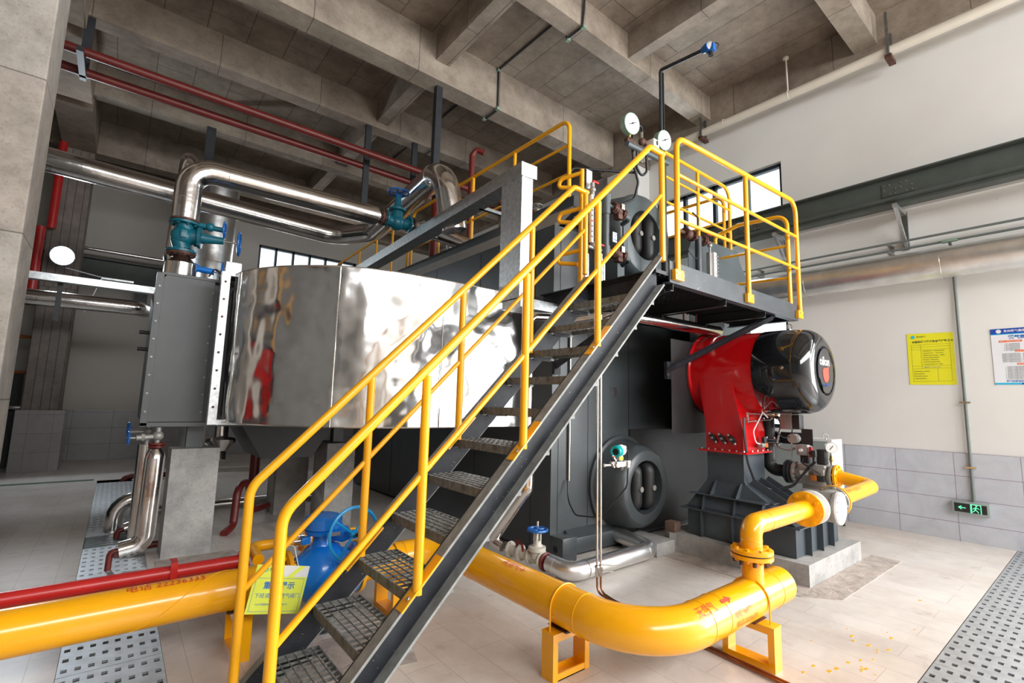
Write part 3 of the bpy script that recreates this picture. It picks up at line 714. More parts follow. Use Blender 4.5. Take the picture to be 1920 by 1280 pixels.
mb = MB(); flange(mb, (3.45, 3.98, 3.27), (0, 0, 1), 0.055); flange(mb, (3.45, 3.98, 3.245), (0, 0, 1), 0.055); mb.cyl((3.45, 3.98, 3.12), (3.45, 3.98, 3.3), 0.025); mb.build('flange', M['cast'], v)

# ================================================================== GAUGES ETC. ABOVE THE PLATFORM
gm = thing('gauge_manifold', 'grey pipe manifold carrying two round pressure gauges above the stair top', 'gauge rack', (3.87, 2.55, 2.235))
MB().cyl((3.30, 2.55, 3.60), (3.93, 2.55, 3.63), 0.026, 16).build('header_pipe', M['drum'], gm)
MB().tube([(3.88, 2.56, 2.235), (3.88, 2.56, 3.60)], 0.021, 0, 14).box(3.85, 2.53, 2.235, 3.93, 2.60, 2.25).build('stand_pipe', M['steelgrey'], gm)
def gauge(cx, cz, R0, ang, idx, label):
    g = thing('pressure_gauge', label, 'gauge', (cx, 2.55, cz-0.25))
    N = V((-0.10, -0.98, -0.12)).normalized()
    c = V((cx, 2.55, cz))
    MB().lathe(c - N*0.045, N, [(0, R0*0.97), (0.004, R0), (0.055, R0), (0.058, R0*1.03), (0.064, R0*1.03), (0.066, R0*0.95)], 36).build('case', M['mint'], g)
    MB().lathe(c + N*0.0205, N, [(0, R0*0.93), (0.002, R0*0.93)], 36).build('dial', M['dial'], g)
    a, u, v = basis(N); upv = V((0, 0, 1)); upv = (upv - N*upv.dot(N)).normalized(); ri = upv.cross(N)
    d = ri*math.cos(ang) + upv*math.sin(ang)
    mb = MB(); mb.obox(c + N*0.026 - d*R0*0.5, c + N*0.026 + d*R0*0.55, R0*0.07, 0.002, N); mb.lathe(c + N*0.024, N, [(0, R0*0.09), (0.006, R0*0.09)], 12); mb.build('needle', M['ink'], g, False)
    mb = MB()
    for k in range(28):
        t = R(-45 + 270*k/27); e = ri*math.cos(t) + upv*math.sin(t)
        L = 0.80 if k % 3 else 0.72; mb.obox(c + N*0.0235 + e*R0*L, c + N*0.0235 + e*R0*0.88, 0.0018, 0.001, N)
    mb.build('scale_marks', M['ink'], g, False)
    MB().cyl(c - upv*R0*0.98, c - upv*(R0+0.03), 0.010).build('neck', M['brass'], g)
    return c - upv*(R0+0.03)
for cx, cz, R0, lab in ((3.355, 3.805, 0.092, 'larger round pressure gauge with mint green case, higher of the two'), (3.855, 3.835, 0.092, 'round pressure gauge with mint green case beside the tall black pole')):
    e = gauge(cx, cz, R0, R(28), 0, lab)
    mb = MB(); mb.sph(e + V((0, 0, -0.035)), 0.032, (1, 1, 0.9)).box(e.x-0.05, e.y-0.02, e.z-0.055, e.x-0.01, e.y+0.02, e.z-0.02, 0.005).box(e.x+0.01, e.y-0.02, e.z-0.045, e.x+0.05, e.y+0.02, e.z-0.015, 0.005)
    mb.build('gauge_cock', M['rust'], gm); MB().cyl(e + V((0, 0, -0.06)), (e.x, 2.55, 3.61), 0.011).build('stub', M['chrome'], gm)
mb = MB(); mb.sph((3.52, 2.55, 3.70), 0.034).box(3.55, 2.53, 3.68, 3.585, 2.57, 3.72, 0.004); mb.build('gauge_cock', M['rust'], gm)
MB().cyl((3.52, 2.55, 3.73), (3.52, 2.55, 3.79), 0.013).build('sensor_stub', M['chrome'], gm)
MB().cyl((3.70, 2.55, 3.62), (3.70, 2.55, 3.69), 0.03, 12).build('switch_base', M['rust'], gm)
MB().box(3.66, 2.52, 3.70, 3.75, 2.59, 3.78, 0.006).build('pressure_switch', M['whitepipe'], gm)
MB().box(3.70, 2.515, 3.725, 3.722, 2.521, 3.765).build('window', M['ink'], gm, False)
MB().tube([(3.52, 2.55, 3.79), (3.52, 2.55, 3.845), (3.43, 2.56, 3.84), (3.41, 2.58, 3.66), (3.47, 2.6, 3.45), (3.53, 2.6, 3.33), (3.50, 2.62, 3.17), (3.30, 2.66, 3.05), (3.02, 2.7, 3.06)], 0.0115, [0.03, 0.05, 0.1, 0.1, 0.08, 0.1, 0.1], 10).build('hose', M['cable'], gm)
MB().tube([(3.60, 2.56, 3.60), (3.62, 2.57, 3.45), (3.55, 2.58, 3.38), (3.48, 2.58, 3.45), (3.46, 2.56, 3.60)], 0.0115, [0.06, 0.06, 0.06], 10).build('hose', M['cable'], gm)
MB().tube([(3.50, 2.62, 3.42), (3.00, 2.95, 3.42), (2.98, 2.98, 3.1)], 0.0115, 0.06, 10).build('hose', M['cable'], gm)
# tall pole with detector
po = thing('detector_pole', 'tall thin black pole rising from the platform with an arm near the ceiling', 'pole', (3.89, 2.60, 2.235))
MB().tube([(3.905, 2.60, 2.235), (3.90, 2.60, 4.62), (3.87, 2.14, 4.545)], 0.017, 0.02, 12).build('pole', M['steelgrey'], po)
MB().obox((3.935, 2.59, 3.15), (3.930, 2.59, 4.60), 0.012, 0.012).build('cable_tray', M['blackmat'], po, False)
MB().box(3.88, 2.585, 2.235, 3.96, 2.65, 2.50).build('pole_foot', M['drum'], po, False)
de = thing('gas_detector', 'small blue gas detector on the end of the pole arm under the ceiling', 'detector', (3.87, 2.07, 4.53))
MB().lathe((3.87, 2.13, 4.54), (-0.3, -1, -0.1), [(0, 0.03), (0.05, 0.038), (0.08, 0.038)], 20).box(3.85, 2.02, 4.49, 3.91, 2.10, 4.56, 0.012).build('housing', M['wheelblue'], de)
MB().lathe((3.862, 2.07, 4.54), (-0.55, -0.9, -0.25), [(0, 0.034), (0.03, 0.034), (0.032, 0.02), (0.034, 0.02)], 20).build('bezel', M['cast'], de)
MB().cyl((3.88, 2.06, 4.50), (3.88, 2.06, 4.455), 0.022, 14).build('sensor_head', M['blackmat'], de)
MB().torus((3.90, 2.03, 4.54), (1, 0.3, 0), 0.03, 0.004, 20, 6).build('cable_loop', M['cable'], de)
# water column (left of drum)
wc = thing('water_column', 'grey vertical water column with rusty flanged valves left of the upper manhole', 'water column', (3.08, 2.6, 2.3))
MB().cyl((3.08, 2.6, 2.58), (3.08, 2.6, 3.06), 0.028, 18).cyl((3.08, 2.6, 2.90), (3.08, 2.6, 3.075), 0.037, 18).cyl((3.08, 2.6, 2.52), (3.08, 2.6, 2.62), 0.036, 18).build('column_pipe', M['drum'], wc)
for z, zz in ((3.00, 2.955), (2.60, 2.575)):
    mb = MB(); mb.cyl((3.08, 2.6, z), (3.32, 2.60, zz), 0.017, 12); mb.tube([(3.30, 2.60, zz), (3.40, 2.60, zz-0.01), (3.42, 2.70, zz-0.03)], 0.022, 0.04, 12); mb.build('side_pipe', M['drum'], wc)
    mb = MB()
    for x in (3.165, 3.185, 3.285, 3.305): flange(mb, (x, 2.6, z + (zz-z)*(x-3.08)/0.24), (1, 0, -0.15), 0.052, 0.012, 6, 0.008, 0.006)
    mb.sph((3.235, 2.6, (z+zz)/2-0.01), 0.045).box(3.21, 2.57, zz-0.06, 3.27, 2.63, zz+0.07, 0.008); mb.build('valve', M['rust'], wc)
    MB().bolts((3.305, 2.60, zz), (1, 0, -0.15), 0.03, 4, 0.008, 0.02).box(3.23, 2.55, zz+0.02, 3.27, 2.56, zz+0.07).build('bolt', M['chrome'], wc, loose=True)
s = MB().box(3.105, 2.545, 2.655, 3.155, 2.55, 2.74).build('hanging_plate', M['white'], wc, False)
mb = MB()
for (a, b, c, d) in [(0.010, 0.062, 0.016, 0.075), (0.035, 0.060, 0.044, 0.076), (0.020, 0.046, 0.032, 0.055), (0.012, 0.012, 0.020, 0.03), (0.034, 0.010, 0.045, 0.026), (0.024, 0.070, 0.028, 0.078), (0.026, 0.020, 0.030, 0.034)]:
    mb.box(3.105+a, 2.5435, 2.655+b, 3.105+c, 2.545, 2.655+d)
mb.build('plate_marks', M['inkblue'], s, False)
# level gauge
lg = thing('level_gauge', 'tall narrow level gauge with white scale beside the yellow ladder stiles', 'gauge', (2.93, 2.6, 2.3))
MB().box(2.905, 2.605, 2.62, 2.93, 2.63, 3.03).build('glass_body', M['white'], lg, False)
mb = MB()
for i in range(8): mb.box(2.908, 2.602, 2.66+0.045*i, 2.918, 2.605, 2.675+0.045*i)
mb.build('scale_marks', M['ink'], lg, False)
MB().box(2.903, 2.601, 2.80, 2.932, 2.604, 2.805).build('red_mark', M['logo_red'], lg, False)
MB().cyl((2.93, 2.62, 3.02), (2.93, 2.62, 3.14), 0.018).sph((2.93, 2.62, 3.08), 0.028).sph((2.95, 2.62, 2.60), 0.035).cyl((2.88, 2.62, 2.58), (3.06, 2.62, 2.58), 0.015).build('gauge_cock', M['cast'], lg)
MB().box(2.92, 2.60, 3.14, 2.99, 2.62, 3.16, 0.004).box(2.97, 2.57, 2.60, 3.03, 2.59, 2.615, 0.004).build('lever', M['fire'], lg)
MB().box(2.90, 2.66, 3.10, 2.97, 2.664, 3.27).build('galvanised_plate', M['galv'], lg, False)
MB().cyl((2.89, 2.66, 2.24), (2.89, 2.66, 2.52), 0.036, 16).build('insulated_leg', M['alu'], lg)
MB().cyl((3.05, 2.62, 2.24), (3.05, 2.62, 2.55), 0.010).cyl((3.08, 2.62, 2.24), (3.08, 2.62, 2.55), 0.010).build('drain_tube', M['chrome'], lg)
# right hand water column and reflex gauge
rc = thing('right_water_column', 'dark water column with a white reflex gauge glass right of the drum', 'water column', (4.45, 2.55, 2.24))
MB().cyl((4.40, 2.52, 2.24), (4.40, 2.52, 3.0), 0.034, 18).build('column_pipe', M['bracket'], rc)
mb = MB()
for z in (2.98,):
    for x in (4.15, 4.17, 4.29, 4.47, 4.50): flange(mb, (x, 2.52, z), (1, 0, 0), 0.055, 0.012, 6, 0.008, 0.006)
    mb.sph((4.22, 2.52, z), 0.05).cyl((4.05, 2.52, z), (4.62, 2.52, z), 0.02)
mb.build('valve', M['rust'], rc)
MB().cyl((4.62, 2.52, 2.24), (4.62, 2.52, 3.0), 0.010).sph((4.62, 2.52, 2.96), 0.025).build('gauge_tube', M['cast'], rc)
MB().box(4.58, 2.50, 2.60, 4.63, 2.54, 2.88, 0.004).build('gauge_body', M['cast'], rc)
gg = MB().box(4.645, 2.49, 2.59, 4.70, 2.51, 2.89, 0.003).build('gauge_plate', M['white'], rc)
mb = MB()
for i in range(7): mb.cyl((4.69, 2.49, 2.615+0.04*i), (4.725, 2.49, 2.615+0.04*i), 0.007, 8)
mb.build('stud', M['cast'], gg)
MB().box(4.655, 2.487, 2.665, 4.665, 2.49, 2.675).box(4.675, 2.487, 2.665, 4.685, 2.49, 2.675).box(4.675, 2.487, 2.845, 4.685, 2.49, 2.853).build('red_mark', M['logo_red'], gg, False)
MB().box(4.48, 2.46, 3.03, 4.56, 2.475, 3.045).build('lever', M['fire'], rc)
MB().tube([(4.36, 2.50, 3.05), (4.30, 2.46, 3.16), (4.20, 2.46, 3.18)], 0.008, 0.05, 8).tube([(4.35, 2.50, 2.80), (4.25, 2.46, 2.72), (4.12, 2.46, 2.78)], 0.006, 0.06, 8).build('cable', M['cable'], rc)

# ================================================================== BURNER
bu = thing('gas_burner', 'red gas burner with a big glossy black rounded cover standing on a grey steel hood', 'burner', (4.64, 2.1, 0.17))
bx, bz = 4.645, 1.632
MB().lathe((bx, 2.585, bz), (0, -1, 0), [(0, 0.40), (0.012, 0.402), (0.022, 0.402), (0.03, 0.380), (0.30, 0.376), (0.62, 0.370)], 64).build('burner_housing', M['red'], bu)
MB().lathe((bx, 2.588, bz), (0, -1, 0), [(0, 0.407), (0.010, 0.407)], 64).build('flange_gasket', M['blackmat'], bu)
mb = MB(); pr = [(0.0, 0.371), (0.005, 0.376), (0.18, 0.375), (0.30, 0.366)]
for k in range(1, 13):
    t = R(90*k/12); pr.append((0.30 + 0.155*math.sin(t), 0.216 + 0.150*math.cos(t)))
pr += [(0.455, 0.21), (0.430, 0.198), (0.425, 0.10), (0.425, 0.001)]
mb.lathe((bx, 1.985, bz), (0, -1, 0), pr, 72, cap=False); cv = mb.build('cover', M['black'], bu, ang=60)
# raised name panel in the recessed nose
mb = MB(); pts = []
for k in range(40):
    t = 2*math.pi*k/40; rr = 0.188
    if 20 < math.degrees(t) % 180 < 60: rr = 0.166
    pts.append((bx + rr*math.cos(t)*0.90, bz + rr*math.sin(t)*1.02))
mb.prism(pts, lambda x, z: V((x, 1.56, z)), lambda x, z: V((x, 1.527, z))); npn = mb.build('nose_panel', M['black'], bu, ang=30)
text('oilon', 0.105, flat((bx-0.135, 1.525, bz+0.045), (1, 0, 0), (0, 0, 1)), M['white'], 'lettering', npn, sx=1.02, bold=0.002)
mb = MB(); pts = [(0.055*math.cos(R(a)), 0.055*math.sin(R(a))) for a in range(180, 361, 12)] + [(0.052, 0.045), (0.062, 0.062), (0.03, 0.055), (0.0, 0.048), (-0.04, 0.05), (-0.055, 0.03)]
mb.prism(pts, lambda x, z: V((bx-0.01+x*1.15, 1.5268, bz-0.035+z*1.15)), lambda x, z: V((bx-0.01+x*1.15, 1.524, bz-0.035+z*1.15))); mb.build('emblem', M['logo_red'], npn, False)
mb = MB(); n_ = 0
for k in range(2):
    x0 = bx-0.04+0.0*k
mb.tube([(bx-0.075, 1.526, bz-0.13), (bx-0.03, 1.526, bz-0.11), (bx+0.02, 1.526, bz-0.125), (bx+0.08, 1.526, bz-0.105)], 0.003, 0.03, 6).build('wave_mark', M['posterblue'], npn)
MB().torus((bx, 1.80, bz+0.405), (0.9, 0.45, 0), 0.022, 0.005, 20, 6).cyl((bx, 1.80, bz+0.365), (bx, 1.80, bz+0.386), 0.014).build('lifting_eye', M['chrome'], bu)
MB().lathe((bx-0.372, 1.73, bz+0.01), (-1, -0.05, 0.05), [(0, 0.016), (0.006, 0.014), (0.007, 0.008)], 16).build('cover_screw', M['chrome'], bu)
# red neck, flaring from the drum into a box
mb = MB(); rings = []
def sect(z, x0, x1, y0, y1): return [V((x0, y0, z)), V((x1, y0, z)), V((x1, y1, z)), V((x0, y1, z))]
for z, x0, x1, y0, y1 in [(0.915, 4.285, 4.70, 2.075, 2.42), (1.10, 4.285, 4.70, 2.075, 2.42), (1.22, 4.285, 4.72, 2.10, 2.43), (1.40, 4.28, 4.80, 2.16, 2.46), (1.60, 4.275, 4.98, 2.25, 2.47)]:
    rings.append([mb.bm.verts.new(p) for p in sect(z, x0, x1, y0, y1)])
for A, B in zip(rings, rings[1:]):
    for i in range(4): mb.bm.faces.new((A[i], A[(i+1) % 4], B[(i+1) % 4], B[i]))
mb.bm.faces.new(list(reversed(rings[0]))); mb.bm.faces.new(rings[-1]); mb.build('inlet_neck', M['red'], bu, False)
mb = MB(); mb.prism([(1.10, 2.075), (1.60, 2.18), (1.60, 2.25), (1.22, 2.10)], lambda z, y: V((4.283, y-0.001, z)), lambda z, y: V((4.30, y-0.001, z)))
mb.build('stiffener', M['red'], bu, False)
mb = MB(); mb.box(4.235, 2.03, 0.905, 4.74, 2.47, 0.922); nf = mb.build('neck_flange', M['red'], bu, False)
mb = MB()
for i in range(7): mb.bolts((4.26, 2.06+0.065*i, 0.922), (0, 0, 1), 0, 1, 0.008, 0.012)
for i in range(5): mb.bolts((4.29+0.10*i, 2.05, 0.922), (0, 0, 1), 0, 1, 0.008, 0.012)
mb.build('bolt', M['chrome'], nf, loose=True)
for i in range(3):
    y = 2.345 - 0.088*i; z = 1.027 - 0.002*i
    mb = MB(); mb.obox((4.275, y+0.028, z+0.032), (4.275, y-0.028, z-0.032), 0.030, 0.022, (1, 0, 0)); mb.lathe((4.28, y, z), (-1, 0, 0), [(0, 0.026), (0.022, 0.022)], 14); h = mb.build('latch', M['blackmat'], bu, True)
    MB().sph((4.262, y+0.03, z+0.036), 0.010).sph((4.262, y-0.03, z-0.036), 0.012).cyl((4.262, y, z), (4.245, y, z), 0.010, 8).build('latch_bolt', M['cast'], h, loose=True)
# hood (air inlet chamber) and its stiffening ribs
ho = thing('air_inlet_hood', 'grey ribbed steel air inlet hood carrying the red burner', 'machine base', (4.6, 2.1, 0.165))
mb = MB(); rings = []
HS = [(0.165, 4.18, 5.07, 1.64, 2.555), (0.40, 4.18, 5.07, 1.64, 2.555), (0.415, 4.18, 5.07, 1.66, 2.555), (0.64, 4.30, 4.70, 2.07, 2.43), (0.67, 4.30, 4.695, 2.085, 2.42), (0.905, 4.30, 4.695, 2.085, 2.42)]
for h_ in HS: rings.append([mb.bm.verts.new(p) for p in sect(*h_)])
for A, B in zip(rings, rings[1:]):
    for i in range(4): mb.bm.faces.new((A[i], A[(i+1) % 4], B[(i+1) % 4], B[i]))
mb.bm.faces.new(list(reversed(rings[0]))); mb.bm.faces.new(rings[-1]); mb.build('hood_shell', M['base'], ho, False)
mb = MB(); mb.box(4.13, 1.59, 0.388, 5.11, 2.60, 0.398); mb.build('flange_shelf', M['base'], ho, False)
mb = MB(); mb.prism([(4.16, 1.855), (4.16, 2.53), (4.24, 2.51), (4.24, 1.855)], lambda x, y: V((x, y, 0.525)), lambda x, y: V((x, y, 0.533)))
mb.box(4.24, 1.82, 0.525, 5.05, 1.90, 0.533); mb.build('flange_shelf', M['base'], ho, False)
for y in (2.39, 2.11, 1.88): # ribs on the left slope and wall
    MB().prism([(4.135, 0.40), (4.20, 0.40), (4.25, 0.52), (4.175, 0.52)], lambda x, z: V((x, y, z)), lambda x, z: V((x, y+0.006, z))).build('rib', M['base'], ho, False)
for y in (2.33, 2.10): MB().prism([(4.17, 0.533), (4.25, 0.533), (4.31, 0.65), (4.27, 0.65)], lambda x, z: V((x, y, z)), lambda x, z: V((x, y+0.006, z))).build('rib', M['base'], ho, False)
for y in (2.40, 2.12): MB().box(4.135, y, 0.165, 4.18, y+0.006, 0.388).build('rib', M['base'], ho, False)
for x in (4.36, 4.60, 4.84): MB().box(x, 1.595, 0.165, x+0.006, 1.64, 0.388).build('rib', M['base'], ho, False)
for x in (4.36, 4.50, 4.64): MB().prism([(1.62, 0.40), (2.07, 0.645), (2.03, 0.70), (1.60, 0.46)], lambda y, z: V((x, y, z)), lambda y, z: V((x+0.006, y, z))).build('rib', M['base'], ho, False)
# concrete base
cb = MB(); cb.prism([(4.10, 1.527), (5.25, 1.527), (5.25, 2.74), (4.08, 2.74), (4.04, 2.66), (4.06, 2.60)], lambda x, y: V((x, y, 0)), lambda x, y: V((x, y, 0.16)))
tag(cb.build('concrete_plinth', M['plinth'], None, False), 'low grey concrete plinth under the ribbed burner hood', 'plinth')
MB_ = MB(); MB_.box(3.76, 2.60, 0, 4.035, 2.98, 0.115, 0.008)
tag(MB_.build('concrete_block', M['plinth']), 'small loose concrete block between the plinth and the boiler front', 'block')

# ================================================================== GAS TRAIN
gt = thing('gas_control_valve', 'grey double gas control valve with black actuators behind the white filter', 'valve', (4.81, 1.75, 0.74))
vx = 4.81
mb = MB(); flange(mb, (vx, 1.90, 0.745), (0, 1, 0), 0.105, 0.02, 8, 0.010, 0.01); flange(mb, (vx, 1.925, 0.745), (0, 1, 0), 0.105, 0.02, 8, 0.01, 0.01); mb.build('black_flange', M['steelgrey'], gt)
mb = MB(); mb.lathe((vx, 1.885, 0.745), (0, -1, 0), [(0, 0.085), (0.015, 0.10), (0.03, 0.10), (0.04, 0.07), (0.08, 0.085)], 24).box(vx-0.085, 1.60, 0.655, vx+0.085, 1.82, 0.835, 0.025).box(vx-0.05, 1.62, 0.60, vx+0.05, 1.80, 0.68, 0.02)
mb.lathe((vx, 1.62, 0.745), (0, -1, 0), [(0, 0.07), (0.03, 0.065), (0.04, 0.095), (0.055, 0.095)], 24); mb.build('valve_body', M['cast'], gt)
mb = MB(); mb.bolts((vx, 1.855, 0.745), (0, -1, 0), 0.088, 8, 0.011, 0.02); mb.build('bolt', M['chrome'], gt, loose=True)
MB().box(vx-0.035, 1.745, 0.835, vx+0.035, 1.81, 0.93, 0.008).build('solenoid', M['blackmat'], gt)
MB().box(vx-0.04, 1.61, 0.835, vx+0.04, 1.68, 0.965, 0.014).build('actuator', M['blackmat'], gt)
MB().box(vx-0.12, 1.655, 0.90, vx-0.08, 1.695, 0.955, 0.006).cyl((vx-0.10, 1.675, 0.86), (vx-0.10, 1.675, 0.90), 0.012).build('cable_plug', M['blackmat'], gt)
MB().box(vx-0.055, 1.74, 0.90, vx+0.055, 1.83, 0.995, 0.010).build('pressure_switch', M['cast'], gt)
MB().cyl((vx-0.055, 1.79, 0.945), (vx-0.08, 1.79, 0.945), 0.014).build('switch_knob', M['white'], gt)
MB().box(vx-0.06, 1.705, 0.89, vx-0.03, 1.73, 0.98, 0.004).box(vx-0.06, 1.68, 0.915, vx-0.03, 1.73, 0.94, 0.004).build('red_handle', M['fire'], gt)
MB().box(vx-0.12, 1.60, 0.70, vx-0.085, 1.66, 0.75, 0.004).build('solenoid_coil', M['blackmat'], gt)
MB().box(vx-0.13, 1.655, 0.705, vx-0.085, 1.70, 0.75, 0.004).build('orange_coil_label', M['orangeamb'], gt)
MB().box(vx-0.12, 1.60, 0.75, vx-0.09, 1.68, 0.80, 0.006).build('coil_bracket', M['cast'], gt)
MB().box(vx-0.0865, 1.73, 0.74, vx-0.086, 1.80, 0.775).build('type_label', M['white'], gt, False)
MB().tube([(vx-0.05, 1.87, 0.84), (vx-0.05, 1.87, 1.0)], 0.004, 0, 6).build('impulse_tube', M['chrome'], gt)
mb = MB()
mb.tube([(vx-0.10, 1.675, 0.86), (vx-0.13, 1.72, 0.80), (vx-0.20, 1.80, 0.66), (vx-0.30, 1.95, 0.60), (vx-0.42, 2.03, 0.66), (vx-0.53, 2.04, 0.85), (vx-0.545, 2.05, 1.10), (vx-0.53, 2.06, 1.22)], 0.008, [0.05, 0.12, 0.12, 0.12, 0.2, 0.1], 8)
mb.tube([(vx-0.10, 1.66, 0.86), (vx-0.14, 1.72, 0.78), (vx-0.21, 1.80, 0.645), (vx-0.30, 1.95, 0.585), (vx-0.42, 2.035, 0.65), (vx-0.535, 2.045, 0.85), (vx-0.555, 2.055, 1.10), (vx-0.54, 2.06, 1.22)], 0.007, [0.05, 0.12, 0.12, 0.12, 0.2, 0.1], 8)
mb.build('cable', M['cable'], gt, loose=True)
MB().tube([(vx-0.12, 1.62, 0.76), (vx-0.15, 1.70, 0.82), (vx-0.13, 1.76, 0.84), (vx-0.03, 1.78, 0.90)], 0.005, 0.03, 8).build('cable', M['cable'], gt)
# black riser to the burner
gr_ = thing('black_gas_riser', 'black gas pipe rising from the control valve to the burner underside', 'pipe', (vx, 2.08, 0.74))
MB().tube([(vx, 1.935, 0.745), (vx, 2.09, 0.745), (vx, 2.09, 1.22)], 0.056, 0.11, 22, 10).build('pipe', M['blackmat'], gr_)
mb = MB(); flange(mb, (vx, 2.09, 0.995), (0, 0, 1), 0.10, 0.018, 8, 0.010, 0.012); flange(mb, (vx, 2.09, 1.02), (0, 0, 1), 0.10, 0.018, 8, 0.01, 0.01, bolts=False); mb.build('flange', M['steelgrey'], gr_)
mb = MB(); mb.bolts((vx, 2.09, 1.03), (0, 0, 1), 0.082, 8, 0.011, 0.014, 0.2); mb.bolts((vx, 2.09, 0.968), (0, 0, 1), 0.082, 8, 0.011, 0.014, 0.2); mb.build('bolt', M['chrome'], gr_, loose=True)
mb = MB(); flange(mb, (vx, 2.09, 1.225), (0, 0, 1), 0.10, 0.016, 8, 0.010, 0.008); mb.build('flange', M['steelgrey'], gr_)
MB().lathe((vx, 2.09, 1.235), (0, 0, 1), [(0, 0.075), (0.035, 0.075)], 20).build('damper_ring', M['cast'], gr_)
mb = MB(); mb.lathe((vx, 2.09, 1.272), (0, 0, 1), [(0, 0.10), (0.016, 0.10), (0.018, 0.06), (0.10, 0.06)], 24); mb.build('red_flange', M['red'], gr_)
mb = MB(); mb.bolts((vx, 2.09, 1.285), (0, 0, 1), 0.083, 8, 0.010, 0.012); mb.bolts((vx, 2.09, 1.205), (0, 0, 1), 0.083, 8, 0.010, 0.012); mb.build('bolt', M['chrome'], gr_, loose=True)
MB().tube([(vx-0.09, 2.05, 1.24), (vx-0.13, 1.96, 1.235), (vx-0.06, 1.94, 1.28), (vx-0.09, 2.05, 1.285)], 0.004, 0.03, 6).build('yellow_wire', M['yellow'], gr_)
ac = thing('damper_actuator', 'black and grey damper actuator box under the burner cover', 'actuator', (vx, 1.88, 1.2))
MB().box(vx-0.055, 1.86, 1.12, vx+0.055, 1.96, 1.255, 0.008).build('grey_housing', M['cast'], ac)
MB().box(vx-0.05, 1.795, 1.125, vx+0.05, 1.86, 1.255, 0.012).build('black_cover', M['blackmat'], ac)
MB().cyl((vx, 1.96, 1.22), (vx, 2.03, 1.23), 0.010).build('shaft', M['cast'], ac)
MB().tube([(vx-0.02, 1.87, 1.12), (vx-0.02, 1.88, 1.06), (vx-0.06, 1.93, 1.04), (vx-0.08, 1.99, 1.10)], 0.005, 0.03, 8).build('cable', M['cable'], ac)
ig = thing('black_control_box', 'black bracket box with round grey motor behind the black gas riser', 'control box', (vx+0.1, 1.85, 1.0))
MB().box(vx+0.06, 1.80, 0.985, vx+0.16, 2.08, 1.09, 0.006).build('box', M['blackmat'], ig)
MB().box(vx+0.02, 1.72, 0.985, vx+0.03, 1.81, 1.13, 0.0).build('bracket_plate', M['blackmat'], ig, False)
MB().cyl((vx+0.06, 1.87, 1.04), (vx-0.03, 1.87, 1.04), 0.042, 20).build('motor', M['cast'], ig)
MB().tube([(vx+0.05, 2.0, 0.99), (vx-0.02, 2.02, 0.96), (vx-0.02, 1.90, 0.93), (vx, 1.86, 0.955)], 0.010, 0.05, 8).tube([(vx+0.0, 2.03, 1.30), (vx+0.0, 1.97, 1.16), (vx-0.04, 2.0, 0.99)], 0.010, 0.06, 8).build('flexible_conduit', M['cast'], ig, loose=True)
ln = thing('control_linkage', 'steel linkage bar with looped wires on the red burner neck', 'linkage', (4.35, 2.07, 1.2))
MB().obox((4.30, 2.04, 1.255), (4.75, 2.04, 1.245), 0.012, 0.008).obox((4.30, 2.04, 1.185), (4.75, 2.04, 1.20), 0.012, 0.008).obox((4.305, 2.04, 1.175), (4.305, 2.04, 1.265), 0.012, 0.012, (1, 0, 0)).build('bar', M['chrome'], ln, loose=True)
MB().tube([(4.55, 2.03, 1.36), (4.50, 2.0, 1.26), (4.46, 2.03, 1.17), (4.40, 2.04, 1.10), (4.42, 2.03, 1.0), (4.52, 2.03, 0.985)], 0.005, 0.05, 8).build('white_wire', M['white'], ln)
MB().tube([(4.60, 2.05, 1.40), (4.55, 2.03, 1.28), (4.65, 2.02, 1.22)], 0.006, 0.04, 8).tube([(4.56, 2.05, 1.40), (4.70, 2.0, 1.33), (4.80, 2.05, 1.40)], 0.005, 0.05, 8).build('wire', M['twine'], ln, loose=True)
MB().box(4.56, 2.01, 0.955, 4.62, 2.05, 0.995, 0.004).build('orange_coil_label', M['orangeamb'], ln)
MB().cyl((4.50, 2.03, 0.975), (4.56, 2.03, 0.975), 0.022).build('sensor', M['cast'], ln)
MB().box(4.55, 2.01, 0.995, 4.60, 2.04, 1.05, 0.004).build('plug', M['blackmat'], ln)
# small gauge on the valve
sg = thing('small_pressure_gauge', 'small steel pressure gauge on a brass stem above the yellow flange', 'gauge', (vx, 1.575, 0.84))
Ng = V((-0.85, -0.5, 0)).normalized(); cg = V((vx, 1.575, 0.985))
MB().lathe(cg, Ng, [(-0.02, 0.044), (0.0, 0.047), (0.012, 0.047), (0.013, 0.040)], 28).build('case', M['chrome'], sg)
MB().lathe(cg + Ng*0.013, Ng, [(0, 0.041), (0.001, 0.041)], 28).build('dial', M['dial'], sg)
MB().obox(cg + Ng*0.016 + V((-0.0, 0, -0.018)) + V((-0.5, 0.85, 0))*0.012, cg + Ng*0.016 + V((0, 0, 0.016)) - V((-0.5, 0.85, 0))*0.014, 0.005, 0.002, Ng).build('needle', M['ink'], sg, False)
MB().cyl((vx, 1.575, 0.86), (vx, 1.575, 0.92), 0.013).sph((vx, 1.575, 0.885), 0.018).build('brass_cock', M['brass'], sg)
MB().cyl((vx, 1.575, 0.83), (vx, 1.575, 0.945), 0.009).build('stem', M['chrome'], sg)

